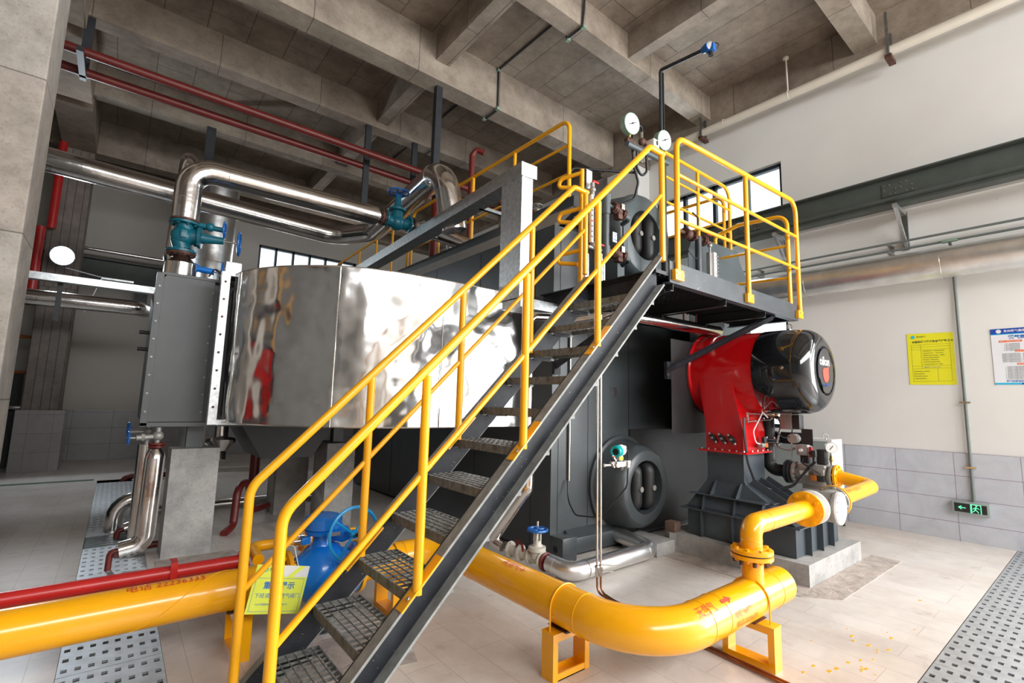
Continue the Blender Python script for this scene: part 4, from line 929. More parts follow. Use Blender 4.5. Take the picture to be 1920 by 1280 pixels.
# yellow line
GZ, GR = 0.310, 0.096
YA, XB, YC = 2.93, 1.83, 1.30
yp = thing('yellow_gas_main', 'thick yellow gas pipe bending round on the floor under the stairs to the burner', 'pipe', (1.83, 1.8, 0.1))
MB().tube([(-3.4, YA, GZ), (0.80, YA, GZ)], GR, 0, 40).build('pipe', M['yellow'], yp)
MB().tube([(1.25, YA, GZ), (XB, YA, GZ), (XB, YC, GZ), (3.05, YC, GZ)], GR, [0.30, 0.34], 40, 14).build('pipe', M['yellow'], yp)
for c, nrm in (((1.50, YA, GZ), (1, 0, 0)), ((XB, 2.58, GZ), (0, 1, 0)), ((XB, 1.66, GZ), (0, 1, 0)), ((2.19, YC, GZ), (1, 0, 0)), ((2.33, YC, GZ), (1, 0, 0)), ((2.90, YC, GZ), (1, 0, 0))):
    MB().torus(c, nrm, GR-0.0005, 0.0028, 48, 6).build('weld_seam', M['yellow'], yp)
for x in (-0.75, 0.15, -1.6, 0.55): # spiral weld
    mb = MB(); pts = []
    for k in range(25):
        t = R(-60 + 7.2*k*1.4); pts.append((x + 0.55*(k/24.0) , YA + (GR)*math.sin(-math.pi/2+t)*1.0 if False else YA - (GR)*math.cos(t), GZ + GR*math.sin(t)))
    mb.tube(pts, 0.0025, 0, 6).build('weld_seam', M['yellow'], yp)
MB().lathe((2.74, YC, GZ+GR-0.02), (0, 0, 1), [(0, 0.062), (0.02, 0.056), (0.125, 0.055)], 28).build('branch', M['yellow'], yp)
mb = MB(); flange(mb, (2.74, YC, 0.517), (0, 0, 1), 0.106, 0.022, 8, 0.012, 0.012); yf = mb.build('flange', M['yellow'], yp)
mb = MB(); mb.bolts((2.74, YC, 0.500), (0, 0, -1), 0.085, 8, 0.011, 0.02, 0.2); mb.build('bolt', M['rust'], yf, loose=True)
MB().lathe((2.74, YC, 0.529), (0, 0, 1), [(0, 0.10), (0.004, 0.10)], 30).build('gasket', M['blackmat'], yp)
text('天然气', 0.058, wrap((2.10, YC, GZ), (1, 0, 0), (0, -1, 0), (0, 0, 1), GR+0.0032, R(44)), M['inkred'], 'lettering', yp, sx=0.85)
mb = MB(); fn = wrap((2.31, YC, GZ), (1, 0, 0), (0, -1, 0), (0, 0, 1), GR+0.0032, R(44))
for a in [(0, 0.015, 0.05, 0.033)]: mb.bm.faces.new([mb.bm.verts.new(fn(*p)) for p in ((a[0], a[1]), (a[2], a[1]), (a[2], a[3]), (a[0], a[3]))])
mb.bm.faces.new([mb.bm.verts.new(fn(*p)) for p in ((0.05, 0.004), (0.085, 0.024), (0.05, 0.044))]); mb.build('arrow_mark', M['inkred'], yp, False)
text('抢险 96977', 0.038, wrap((2.36, YC, GZ), (1, 0, 0), (0, -1, 0), (0, 0, 1), GR+0.0032, R(6)), M['inkred'], 'lettering', yp, sx=0.9)
text('电话 22236333', 0.038, wrap((2.37, YC, GZ), (1, 0, 0), (0, -1, 0), (0, 0, 1), GR+0.0032, R(-20)), M['inkred'], 'lettering', yp, sx=0.9)
text('电话 22236333', 0.050, wrap((0.12, YA, GZ), (1, 0, 0), (0, -1, 0), (0, 0, 1), GR+0.0032, R(64)), M['inkred'], 'lettering', yp, sx=1.0)
text('天然气→', 0.055, wrap((XB, 2.26, GZ), (0, -1, 0), (-1, 0, 0), (0, 0, 1), GR+0.0032, R(62)), M['inkred'], 'lettering', yp, sx=0.85)
# branch line up to the filter
yr = thing('yellow_riser_pipe', 'slim yellow gas pipe with elbow running from the floor pipe to the white filter', 'pipe', (2.74, YC, 0.53))
MB().tube([(2.74, YC, 0.55), (2.74, YC, 0.675), (3.485, YC, 0.675)], 0.055, 0.125, 28, 12).build('pipe', M['yellow'], yr)
for c, nrm in (((2.74, YC, 0.60), (0, 0, 1)), ((2.90, YC, 0.675), (1, 0, 0))): MB().torus(c, nrm, 0.0548, 0.002, 32, 6).build('weld_seam', M['yellow'], yr)
mb = MB(); flange(mb, (2.74, YC, 0.545), (0, 0, 1), 0.106, 0.022, 8, 0.012, 0.010); mb.build('flange', M['yellow'], yr)
mb = MB(); flange(mb, (3.475, YC, 0.675), (1, 0, 0), 0.108, 0.022, 8, 0.012, 0.010); mb.build('flange', M['yellow'], yr)
fi = thing('gas_filter', 'white cylindrical gas filter with round bolted cover between two flanges', 'filter', (3.7, YC, 0.675))
MB().lathe((3.49, YC, 0.675), (1, 0, 0), [(0, 0.098), (0.012, 0.098), (0.013, 0.08), (0.05, 0.08), (0.052, 0.088), (0.06, 0.088), (0.062, 0.08), (0.075, 0.08), (0.078, 0.106), (0.096, 0.106), (0.10, 0.085), (0.20, 0.075)], 32).build('inlet_spool', M['white'], fi)
MB().lathe((3.70, 1.40, 0.675), (0, -1, 0), [(0, 0.09), (0.01, 0.095), (0.195, 0.095), (0.20, 0.104), (0.215, 0.104), (0.218, 0.098)], 40).build('filter_body', M['cast'], fi)
cvv = MB().lathe((3.70, 1.182, 0.675), (0, -1, 0), [(0, 0.102), (0.012, 0.102), (0.013, 0.096)], 40).build('cover_plate', M['white'], fi)
MB().bolts((3.70, 1.170, 0.675), (0, -1, 0), 0.092, 10, 0.006, 0.006, 0.1).build('bolt', M['chrome'], cvv, loose=True)
MB().lathe((3.78, YC, 0.675), (1, 0, 0), [(0, 0.075), (0.16, 0.085), (0.164, 0.100), (0.182, 0.100)], 32).build('outlet_spool', M['cast'], fi)
MB().bolts((3.575, YC, 0.675), (1, 0, 0), 0.09, 8, 0.012, 0.04, 0.2).bolts((3.925, YC, 0.675), (1, 0, 0), 0.09, 8, 0.012, 0.05, 0.2).build('bolt', M['chrome'], fi, loose=True)
y2 = thing('yellow_return_pipe', 'yellow gas pipe making a bend beside the white cabinet behind the filter', 'pipe', (4.2, YC, 0.675))
MB().tube([(3.975, YC, 0.675), (vx+0.03, YC, 0.70), (vx+0.03, 1.55, 0.745)], 0.054, 0.075, 26, 10).build('pipe', M['yellow'], y2)
mb = MB(); flange(mb, (3.975, YC, 0.675), (1, 0, 0), 0.106, 0.02, 8, 0.011, 0.008); flange(mb, (vx+0.02, 1.545, 0.745), (0, 1, 0), 0.098, 0.02, 8, 0.011, 0.01); mb.build('flange', M['yellow'], y2, loose=True)
text('天然气→ 22236333', 0.036, wrap((4.12, YC, 0.683), (1, 0, 0.03), (0, -1, 0), (0, 0, 1), 0.0565, R(35)), M['inkred'], 'lettering', y2)
# pipe stands
def stand(x0, y0, x1, y1, axis, label, bandc=None):
    s = thing('pipe_stand', label, 'pipe support', ((x0+x1)/2, (y0+y1)/2, 0), None)
    top, w = 0.207, 0.032
    if axis == 'Y':      # open window seen from the left: width runs along y, channel depth along x
        mb = MB(); mb.box(x0, y0, 0, x1, y0+0.008, top-w+0.01) if False else None
        mb = MB(); mb.box(x0, y0, 0, x1, y0+w, top); mb.build('upright', M['yellow'], s, False)
        mb = MB(); mb.box(x0, y1-w, 0, x1, y1, top); mb.build('upright', M['yellow'], s, False)
        mb = MB(); mb.box(x0-0.002, y0-0.002, top, x1+0.002, y1+0.002, top+0.006); mb.box(x0+0.001, y0+w, top-w, x1-0.001, y1-w, top); mb.build('top_bar', M['yellow'], s, False)
        mb = MB(); mb.box(x0+0.001, y0+w, 0.0, x1-0.001, y1-w, w); mb.build('bottom_bar', M['yellow'], s, False)
    else:
        mb = MB(); mb.box(x0, y0, 0, x0+w, y1, top); mb.build('upright', M['yellow'], s, False)
        mb = MB(); mb.box(x1-w, y0, 0, x1, y1, top); mb.build('upright', M['yellow'], s, False)
        mb = MB(); mb.box(x0-0.002, y0-0.002, top, x1+0.002, y1+0.002, top+0.006); mb.box(x0+w, y0+0.001, top-w, x1-w, y1-0.001, top); mb.build('top_bar', M['yellow'], s, False)
        mb = MB(); mb.box(x0+w, y0+0.001, 0.0, x1-w, y0+0.009, w); mb.box(x0+w, y1-0.009, 0, x1-w, y1-0.001, w); mb.box(x0+w, y0+0.001, 0, x1-w, y1-0.001, 0.005); mb.build('bottom_bar', M['yellow'], s, False)
    if bandc:
        c, ax = V(bandc), V((1, 0, 0)) if axis == 'Y' else V((0, 1, 0)); sd = V((0, 1, 0)) if axis == 'Y' else V((1, 0, 0))
        pts = [c + sd*(GR+0.005) + V((0, 0, -0.13))] + [c + (sd*math.cos(R(a)) + V((0, 0, 1))*math.sin(R(a)))*(GR+0.005) for a in range(0, 181, 10)] + [c - sd*(GR+0.005) + V((0, 0, -0.13))]
        MB().tube(pts, 0.0045, 0, 8).build('u_bolt', M['yellow'], s)
        MB().prism([(-0.05, 0), (0.05, 0), (0.06, 0.01), (-0.06, 0.01)], lambda a, b: c + sd*a*1.0 + ax*(-0.06) + V((0, 0, -GR-0.001+b-0.004)), lambda a, b: c + sd*a + ax*0.06 + V((0, 0, -GR-0.001+b-0.004))).build('saddle_plate', M['rust'], s, False)
stand(2.66, 1.165, 2.74, 1.435, 'Y', 'yellow welded pipe stand under the end of the yellow gas main', (2.70, YC, GZ))
stand(1.715, 1.76, 1.965, 1.84, 'X', 'yellow welded pipe stand where the yellow main bends, nearest the camera', (XB, 1.80, GZ))
stand(0.565, 2.80, 0.64, 3.07, 'Y', 'yellow welded pipe stand behind the lower stair handrails', (0.60, YA, GZ))
stand(1.40, 2.80, 1.48, 3.07, 'Y', 'yellow pipe stand seen through the lower stair treads', (1.44, YA, GZ))
stand(-2.4, 2.80, -2.32, 3.07, 'Y', 'yellow pipe stand at the far left end of the yellow main', None)
# blue gate valve
bvx = 1.02
bv = thing('blue_ball_valve', 'large bright blue gear operated valve in the yellow gas main behind the stairs', 'valve', (bvx, YA, 0.12))
MB().lathe((bvx-0.16, YA, GZ), (1, 0, 0), [(0, 0.10), (0.02, 0.105), (0.045, 0.125), (0.08, 0.155), (0.12, 0.168), (0.20, 0.168), (0.215, 0.16), (0.218, 0.15), (0.235, 0.15), (0.24, 0.13), (0.30, 0.11), (0.315, 0.14), (0.335, 0.14)], 44).build('valve_body', M['blue'], bv)
MB().lathe((bvx-0.02, YA, GZ+0.14), (0, 0, 1), [(0, 0.07), (0.03, 0.052), (0.075, 0.052), (0.08, 0.095), (0.10, 0.10), (0.105, 0.092), (0.11, 0.103), (0.165, 0.103), (0.17, 0.09), (0.178, 0.085), (0.185, 0.06)], 36).build('gearbox', M['blue'], bv)
MB().lathe((bvx+0.05, YA-0.02, 0.525), (0.5, -1, 0), [(0, 0.045), (0.06, 0.045), (0.09, 0.03), (0.12, 0.02)], 20).box(bvx-0.15, YA-0.06, 0.49, bvx-0.10, YA-0.02, 0.53, 0.008).sph((bvx+0.07, YA-0.02, 0.56), 0.02).build('gear_shaft_housing', M['blue'], bv, loose=True)
MB().cyl((bvx-0.185, YA-0.04, 0.512), (bvx-0.15, YA-0.04, 0.512), 0.008).cyl((bvx-0.20, YA-0.06, 0.545), (bvx-0.14, YA-0.06, 0.545), 0.007).build('stop_screw', M['chrome'], bv, loose=True)
MB().box(bvx-0.035, YA-0.128, 0.535, bvx+0.035, YA-0.126, 0.555).build('nameplate', M['cast'], bv, False)
mb = MB(); mb.bolts((bvx-0.02, YA, GZ+0.30), (0, 0, 1), 0.08, 6, 0.009, 0.012, 0.3); mb.build('bolt', M['blue'], bv, loose=True)
handwheel(bv, (bvx+0.085, YA-0.20, 0.550), (0.12, -1, 0.05), 0.142, 0.0095, M['lightblue'], 4, 0.95)
MB().cyl((bvx+0.085, YA-0.215, 0.550), (bvx+0.085, YA-0.235, 0.551), 0.012, 6).build('wheel_nut', M['chrome'], bv)
MB().cyl((bvx+0.085, YA-0.20, 0.550), (bvx+0.07, YA-0.06, 0.528), 0.014).build('wheel_shaft', M['blue'], bv)
for i, (s_, zz) in enumerate((('DN200', 0.372), ('16', 0.335), ('WCB', 0.288), ('FREE', 0.255), ('G', 0.222))):
    L = {5: 0.10, 2: 0.03, 3: 0.065, 4: 0.075, 1: 0.02}[len(s_)]
    text(s_, 0.036, wrap((bvx-0.01-L/2+0.035, YA, GZ), (1, 0, 0), (0, -1, 0), (0, 0, 1), 0.168, (zz-GZ)/0.168), M['blue'], 'cast_lettering', bv, extrude=0.004)
MB().cyl((bvx+0.01, YA-0.02, 0.0), (bvx+0.01, YA-0.02, 0.17), 0.03, 14).lathe((bvx+0.01, YA-0.02, 0), (0, 0, 1), [(0, 0.05), (0.008, 0.05)], 16).build('support_foot', M['bracket'], bv)
MB().lathe((bvx+0.17, YA-0.11, 0.40), (0, -1, 0.3), [(0, 0.022), (0.03, 0.03), (0.045, 0.02)], 14).build('drain_plug', M['blackmat'], bv)
for x in (0.82, 1.215): mb = MB(); flange(mb, (x, YA, GZ), (1, 0, 0), 0.145, 0.024, 12, 0.011, 0.012, 40); mb.build('flange', M['yellow'], yp)
# yellow by-pass behind
by = thing('yellow_bypass_pipe', 'small yellow flanged by-pass pipe just behind the blue valve', 'pipe', (0.9, 3.25, 0.35))
MB().tube([(0.70, 3.05, 0.40), (0.70, 3.25, 0.42), (1.36, 3.25, 0.42), (1.36, 3.05, 0.38)], 0.03, 0.05, 16).build('pipe', M['yellow'], by)
mb = MB(); flange(mb, (0.86, 3.25, 0.42), (1, 0, 0), 0.07, 0.02, 4, 0.012, 0.012); mb.build('flange', M['yellow'], by); mb = MB(); flange(mb, (0.99, 3.25, 0.42), (1, 0, 0), 0.07, 0.02, 4, 0.012, 0.012); mb.build('flange', M['yellow'], by)
MB().box(1.10, 3.20, 0.40, 1.17, 3.28, 0.52, 0.01).build('valve', M['yellow'], by)
# red pipe
rp = thing('red_floor_pipe', 'slim bright red pipe lying just behind the thick yellow gas main', 'pipe', (0.0, 3.13, 0.38))
MB().tube([(-3.4, 3.10, 0.385), (0.62, 3.10, 0.395)], 0.034, 0, 18).build('pipe', M['fire'], rp)
MB().box(0.30, 3.06, 0.33, 0.33, 3.15, 0.45).build('clamp_plate', M['fire'], rp, False)
mb = MB(); flange(mb, (0.62, 3.10, 0.395), (1, 0, 0), 0.055, 0.016, 4, 0.010, 0.008); flange(mb, (0.645, 3.10, 0.395), (1, 0, 0), 0.055, 0.016, 4, 0.010, 0.008); mb.build('flange', M['fire'], rp)
# tag
tg = thing('warning_tag', 'yellow warning tag hanging by a white tie in front of the blue valve', 'tag', (0.7, 2.72, 0.34))
to, tx, ty = V((0.577, 2.70, 0.262)), V((0.972, -0.03, -0.20)), V((0.19, 0.02, 0.975))
TW, TH = 0.255, 0.225
tb = MB().prism([(0, 0), (TW, 0), (TW, TH), (0, TH)], lambda a, b: to + tx*a + ty*b, lambda a, b: to + tx*a + ty*b + V((0, 0.002, 0))).build('tag_card', M['tag_yellow'], tg, False)
tf = flat(to + V((0, -0.001, 0)), tx, ty)
mb = MB(); mb.bm.faces.new([mb.bm.verts.new(tf(*p)) for p in ((0.13, 0.172), (TW, 0.172), (TW, TH), (0.10, TH))]); mb.build('white_corner', M['white'], tb, False)
mb = MB(); tf2 = flat(to + V((0, -0.0016, 0)), tx, ty); mb.bm.faces.new([mb.bm.verts.new(tf2(*p)) for p in ((0.155, 0.172), (0.18, 0.172), (0.235, TH), (0.205, TH))]); mb.build('yellow_stripe', M['tag_yellow'], tb, False)
text('重要提示', 0.036, flat(tf(0.052, 0.118), tx, ty), M['inkblue'], 'lettering', tb, sx=1.05, bold=0.0008)
text('下班请关闭燃气阀门', 0.0245, flat(tf(0.022, 0.075), tx, ty), M['inkblue'], 'lettering', tb, sx=0.98)
text('24小时报警电话:22236333 96977', 0.0115, flat(tf(0.035, 0.040), tx, ty), M['inkblue'], 'lettering', tb, sx=0.95)
text('贵州燃气', 0.017, flat(tf(0.062, 0.198), tx, ty), M['ink'], 'lettering', tb)
mb = MB()
for a in ((0.012, 0.012, TW-0.012, 0.0135), (0.012, 0.163, TW-0.012, 0.1645), (0.012, 0.012, 0.0135, 0.1645), (TW-0.0135, 0.012, TW-0.012, 0.1645)): mb.bm.faces.new([mb.bm.verts.new(tf(*p)) for p in ((a[0], a[1]), (a[2], a[1]), (a[2], a[3]), (a[0], a[3]))])
mb.build('border_line', M['inkblue'], tb, False)
MB().torus(tf(0.045, 0.203), tx.cross(ty), 0.009, 0.002, 18, 6).build('emblem', M['cyan'], tb)
MB().tube([tf(0.20, TH-0.01), (0.80, 2.76, 0.53), (0.75, 2.80, 0.52), (0.72, 2.78, 0.50), tf(0.10, TH-0.005)], 0.0022, 0.02, 6).tube([(0.74, 2.79, 0.50), (0.80, 2.74, 0.56), (0.83, 2.72, 0.60)], 0.002, 0.01, 6).build('cable_tie', M['twine'], tg, loose=True)
# narrow white tape round the stand

# ================================================================== FLUE DUCT, ECONOMISER BOX
du = thing('flue_duct', 'large polished aluminium flue duct curving from the grey box to the boiler side', 'duct', (1.6, 3.9, 1.08))
front = [(2.955, 3.405), (2.45, 3.412), (2.03, 3.428), (1.80, 3.443), (1.593, 3.47), (1.40, 3.528), (1.228, 3.612), (1.105, 3.712), (0.984, 3.83), (0.89, 3.945), (0.813, 4.075), (0.765, 4.16), (0.725, 4.26), (0.69, 4.38), (0.672, 4.50)]
def dense(pts, k=4):
    out = []
    for a, b in zip(pts, pts[1:]):
        for i in range(k): out.append((a[0]+(b[0]-a[0])*i/k, a[1]+(b[1]-a[1])*i/k))
    out.append(pts[-1]); return out
fp = dense(front); poly = fp + [(1.75, 4.50), (1.80, 4.38), (1.95, 4.28), (2.955, 4.25)]
mb = MB(); bm = mb.bm; NZ = 14; zl = [1.085 + (2.285-1.085)*k/NZ for k in range(NZ+1)]
random.seed(3)
def crump(x, y, z):
    e = min(z-1.085, 2.285-z)
    a = 0.008*math.sin(3.1*x + 2.3*z + 0.7) * math.sin(4.3*z + 1.7*x) + 0.0035*math.sin(9.1*x - 5*z) * math.sin(7*z+2.2*x) + 0.001*math.sin(15*x+3*z)
    return a*min(1, max(0, e)/0.15)
rows = []
for z in zl:
    row = []
    for i, (x, y) in enumerate(poly):
        if 0 < i < len(fp)-1:
            a, b = V((*poly[i-1], 0)), V((*poly[i+1], 0)); nn = V(((b-a).y, -(b-a).x, 0)).normalized(); d = crump(x*1.3 - y, y, z)
            row.append(bm.verts.new((x - nn.x*d, y - nn.y*d, z)))
        else: row.append(bm.verts.new((x, y, z)))
    rows.append(row)
for A, B in zip(rows, rows[1:]):
    for i in range(len(poly)): bm.faces.new((A[i], A[(i+1) % len(poly)], B[(i+1) % len(poly)], B[i]))
bm.faces.new(list(reversed(rows[0]))); bm.faces.new(rows[-1])
mb.build('duct_shell', M['mirror'], du, True, 50)
def seam(i, r=0.0035):
    x, y = front[i]; MB().cyl((x-0.004, y-0.004, 1.085), (x-0.004, y-0.004, 2.285), r, 8).build('standing_seam', M['chrome'], du)
for i in (2, 6, 13): seam(i)
for z in (1.083, 2.287):
    MB().tube([(x, y-0.002, z) for x, y in front], 0.005, 0, 6).build('edge_seam', M['chrome'], du)
# flange frame at the duct end and dark neck
mb = MB()
mb.box(0.575, 4.50, 1.06, 0.64, 4.56, 2.30, 0.003); mb.box(0.64, 4.50, 1.06, 1.85, 4.56, 1.10); mb.box(0.64, 4.50, 2.27, 1.85, 4.56, 2.30)
fl_ = mb.build('end_flange', M['galv'], du, False)
mb = MB()
for k in range(8): mb.bolts((0.605, 4.50, 1.20+0.145*k), (0, -1, 0), 0, 1, 0.010, 0.008)
mb.build('bolt', M['rust'], fl_, loose=True)
ec = thing('economiser_box', 'tall grey riveted sheet metal box at the left end of the shiny duct', 'heat exchanger', (0.8, 5.4, 1.03))
mb = MB(); mb.box(0.19, 4.90, 1.05, 1.95, 6.3, 2.28, 0.01); mb.build('housing', M['steelbox'], ec)
mb = MB(); mb.box(0.72, 4.56, 1.12, 1.78, 4.90, 2.22); mb.build('neck', M['blackmat'], ec, False)
mb = MB(); mb.prism([(0.215, 1.07), (0.58, 1.07), (0.575, 2.27), (0.235, 2.27), (0.215, 2.24)], lambda x, z: V((x, 4.845, z)), lambda x, z: V((x, 4.90, z))); mb.build('door_panel', M['steelbox'], ec, False)
mb = MB(); mb.box(0.165, 4.835, 1.035, 0.215, 4.90, 2.28, 0.004); mb.box(0.165, 4.835, 1.03, 2.9, 4.90, 1.065, 0.004); mb.box(0.20, 4.84, 2.265, 1.9, 4.90, 2.29, 0.004); mb.build('angle_frame', M['steelbox'], ec, False)
mb = MB()
for k in range(8): mb.bolts((0.19, 4.835, 1.15+0.145*k), (0, -1, 0), 0, 1, 0.009, 0.008); mb.bolts((0.565, 4.845, 1.15+0.145*k), (0, -1, 0), 0, 1, 0.007, 0.008)
mb.build('bolt', M['cast'], ec, loose=True)
mb = MB()
for z in (1.80, 1.66): mb.cyl((0.10, 5.1, z), (0.19, 5.1, z), 0.016)
mb.build('instrument_stub', M['blackmat'], ec, loose=True)
mb = MB(); mb.prism([(0.9, 1.05), (1.75, 1.05), (1.55, 0.72), (1.1, 0.72)], lambda x, z: V((x, 5.0, z)), lambda x, z: V((x, 5.8, z))); mb.build('ash_hopper', M['blackmat'], ec, False)
mb = MB(); mb.box(0.50, 4.98, 0.85, 0.62, 5.05, 1.04); mb.box(1.78, 5.1, 0.85, 1.88, 5.2, 1.04); mb.box(1.55, 6.0, 0.85, 1.65, 6.1, 1.04); mb.build('leg', M['steelbox'], ec, False, loose=True)
jb = thing('junction_box', 'small galvanised junction box on top of the grey box near the shiny duct', 'junction box', (0.66, 4.75, 2.28))
MB().box(0.62, 4.68, 2.32, 0.74, 4.80, 2.43, 0.006).build('box', M['galv'], jb)
MB().box(0.60, 4.62, 2.295, 0.86, 4.85, 2.32).tube([(0.60, 4.78, 2.33), (0.56, 4.8, 2.38), (0.52, 4.82, 2.30)], 0.007, 0.02, 8).build('bracket', M['blackmat'], jb, loose=True)
# pedestals
mb = MB(); mb.prism([(0.395, 4.84), (0.735, 4.84), (0.74, 5.09), (0.39, 5.09)], lambda x, y: V((x, y, 0)), lambda x, y: V((x, y, 0.85)))
tag(mb.build('concrete_pedestal', M['plinth'], None, False), 'rough concrete pedestal standing alone under the grey box, nearest the trench', 'pedestal')
tag(MB().box(1.70, 5.02, 0, 1.99, 5.42, 0.84, 0.008).build('concrete_pedestal', M['plinth']), 'concrete pedestal in the shade behind the stair handrails, right one of the pair', 'pedestal')
tag(MB().box(1.46, 5.90, 0, 1.80, 6.25, 0.85, 0.008).build('concrete_pedestal', M['plinth']), 'concrete pedestal in the shade, set farther back than its neighbour', 'pedestal')
tag(MB().cyl((2.35, 6.6, 0.05), (0.4, 6.6, 0.05), 0.05, 18).build('low_silver_pipe', M['alu']), 'thin bright pipe low on the floor behind the pedestals', 'pipe')
tag(MB().tube([(0.9, 5.3, 0.02), (1.0, 5.45, 0.05), (1.02, 5.5, 0.42), (1.16, 5.7, 0.42), (1.18, 5.7, 0.12), (1.4, 5.9, 0.12)], 0.035, [0.08, 0.14, 0.1, 0.1], 14).build('red_loop_pipe', M['redpipe']), 'dark red pipe bent into a hoop right of the lone pedestal', 'pipe')
tag(MB().cyl((1.30, 6.2, 0.3), (1.30, 6.2, 1.02), 0.05, 14).build('red_stub_pipe', M['redpipe']), 'dark red vertical pipe under the grey box', 'pipe')
hp = MB().lathe((0.84, 5.55, 0.86), (0, -0.3, -1), [(0, 0.13), (0.03, 0.13), (0.12, 0.05), (0.20, 0.05)], 20).cyl((0.84, 5.55, 0.84), (0.84, 5.55, 1.05), 0.06)
tag(hp.build('aluminium_cone', M['alu']), 'small shiny aluminium cone seen right of the lone pedestal top', 'pipe fitting')
# drain pipe with valve, left of pedestal
dp = thing('silver_drain_pipe', 'upright silver clad drain pipe with elbow and a small valve beside the lone pedestal', 'pipe', (0.28, 4.75, 0.1))
MB().tube([(0.285, 4.75, 0.80), (0.275, 4.75, 0.155), (0.13, 4.75, 0.13)], 0.066, 0.11, 24, 5).build('jacket', M['alu'], dp)
MB().lathe((0.286, 4.75, 0.80), (0, 0, 1), [(0, 0.066), (0.03, 0.06), (0.075, 0.035)], 24).build('cone_end', M['alu'], dp)
MB().tube([(0.15, 4.75, 0.13), (0.08, 4.75, 0.13), (0.075, 4.75, -0.1)], 0.020, 0.03, 12).build('red_tail', M['redpipe'], dp)
mb = MB(); flange(mb, (0.286, 4.75, 0.885), (0, 0, 1), 0.055, 0.012, 4, 0.008, 0.006); flange(mb, (0.286, 4.75, 0.905), (0, 0, 1), 0.055, 0.012, 4, 0.008, 0.006); mb.build('flange', M['redpipe'], dp)
mb = MB(); mb.tube([(0.287, 4.75, 0.91), (0.288, 4.75, 1.03)], 0.018, 0, 12); mb.sph((0.288, 4.75, 0.965), 0.038).cyl((0.27, 4.75, 0.96), (0.15, 4.72, 0.955), 0.020).cyl((0.20, 4.74, 0.958), (0.18, 4.735, 0.957), 0.03, 6); mb.build('valve_body', M['cast'], dp)
MB().cyl((0.15, 4.72, 0.955), (0.10, 4.71, 0.955), 0.008).build('stem', M['cast'], dp)
handwheel(dp, (0.105, 4.712, 0.955), (1, 0.1, 0), 0.045, 0.007, M['wheelblue'])
dp2 = thing('rear_drain_pipe', 'second silver clad drain pipe with a dark blue handwheel just behind the first', 'pipe', (0.24, 5.25, 0.1))
MB().cyl((0.245, 5.25, 0.1), (0.245, 5.25, 0.86), 0.06, 20).build('jacket', M['alu'], dp2)
MB().cyl((0.245, 5.25, 0.86), (0.245, 5.25, 1.03), 0.018).sph((0.245, 5.25, 0.97), 0.035).cyl((0.24, 5.25, 0.97), (0.12, 5.22, 0.97), 0.014).build('valve_body', M['cast'], dp2)
handwheel(dp2, (0.11, 5.22, 0.99), (1, 0.1, 0), 0.055, 0.007, M['wheelblue'])
sp_ = thing('silver_return_bend', 'silver pipe bend coming up from the trench behind the drain pipe', 'pipe', (0.15, 6.2, 0))
MB().tube([(0.10, 6.05, -0.15), (0.10, 6.05, 0.26), (0.42, 6.05, 0.30)], 0.068, 0.15, 22, 5).build('jacket', M['alu'], sp_)
MB().tube([(0.40, 5.75, 0.10), (0.24, 5.75, 0.09), (0.18, 5.75, 0.07)], 0.05, 0.05, 18, 4).build('lower_jacket', M['alu'], sp_)
tag(MB().tube([(0.20, 5.75, 0.07), (0.13, 5.75, 0.06), (0.12, 5.72, -0.2)], 0.022, 0.04, 12).build('red_branch_pipe', M['redpipe']), 'short dark red pipe dipping into the trench, the farther one', 'pipe')
tag(MB().tube([(0.62, 5.15, 0.05), (0.15, 5.12, 0.05), (-0.02, 5.06, -0.2)], 0.028, 0.10, 14).build('red_branch_pipe', M['redpipe']), 'dark red pipe curving across the perforated covers into the trench', 'pipe')
tag(MB().tube([(0.9, 9.3, 0.06), (0.22, 9.3, 0.06), (0.15, 9.28, -0.2)], 0.04, 0.10, 14).build('red_branch_pipe', M['redpipe']), 'dark red pipe at the far end of the left trench', 'pipe')

# ================================================================== STEAM PIPES ABOVE
sp1 = thing('feed_pipe', 'silver clad pipe running from the top of the grey box over to the boiler roof', 'pipe', (0.33, 5.1, 2.28))
FYY = 5.1
MB().tube([(0.325, FYY, 2.83), (0.325, FYY, 3.33), (2.08, FYY, 3.345)], 0.107, 0.20, 30, 6).build('jacket', M['alu'], sp1)
for c, nrm in (((0.325, FYY, 3.02), (0, 0, 1)), ((0.62, FYY, 3.333), (1, 0, 0)), ((1.32, FYY, 3.34), (1, 0, 0))): MB().torus(c, nrm, 0.107, 0.002, 36, 6).build('jacket_seam', M['chrome'], sp1)
MB().lathe((2.08, FYY, 3.345), (1, 0, 0), [(0, 0.107), (0.005, 0.105), (0.06, 0.06), (0.16, 0.055)], 26).build('cone_end', M['alu'], sp1)
mb = MB(); flange(mb, (2.15, FYY, 3.35), (1, 0, 0), 0.095, 0.02, 8, 0.012, 0.010); flange(mb, (2.175, FYY, 3.35), (1, 0, 0), 0.095, 0.012, 8, 0.012, 0.01); mb.build('rusty_flange', M['rust'], sp1)
MB().lathe((2.52, FYY, 3.35), (1, -0.05, -0.15), [(0, 0.05), (0.03, 0.055), (0.10, 0.12), (0.13, 0.12), (0.20, 0.06)], 26).tube([(2.60, FYY, 3.34), (2.68, 5.05, 3.32), (3.12, 4.72, 3.14)], 0.085, 0.08, 24, 5).build('jacket', M['alu'], sp1, loose=True)
MB().lathe((0.335, FYY, 2.29), (0, 0, 1), [(0, 0.125), (0.14, 0.12), (0.145, 0.115), (0.21, 0.055), (0.24, 0.05)], 28).build('lower_jacket', M['alu'], sp1)
def globe(parent, c, R0, mat, wmat, name='valve_body'):
    pass
vt = thing('teal_stop_valve', 'teal stop valve with blue handwheel on the horizontal silver pipe above the duct', 'valve', (2.32, FYY, 3.35))
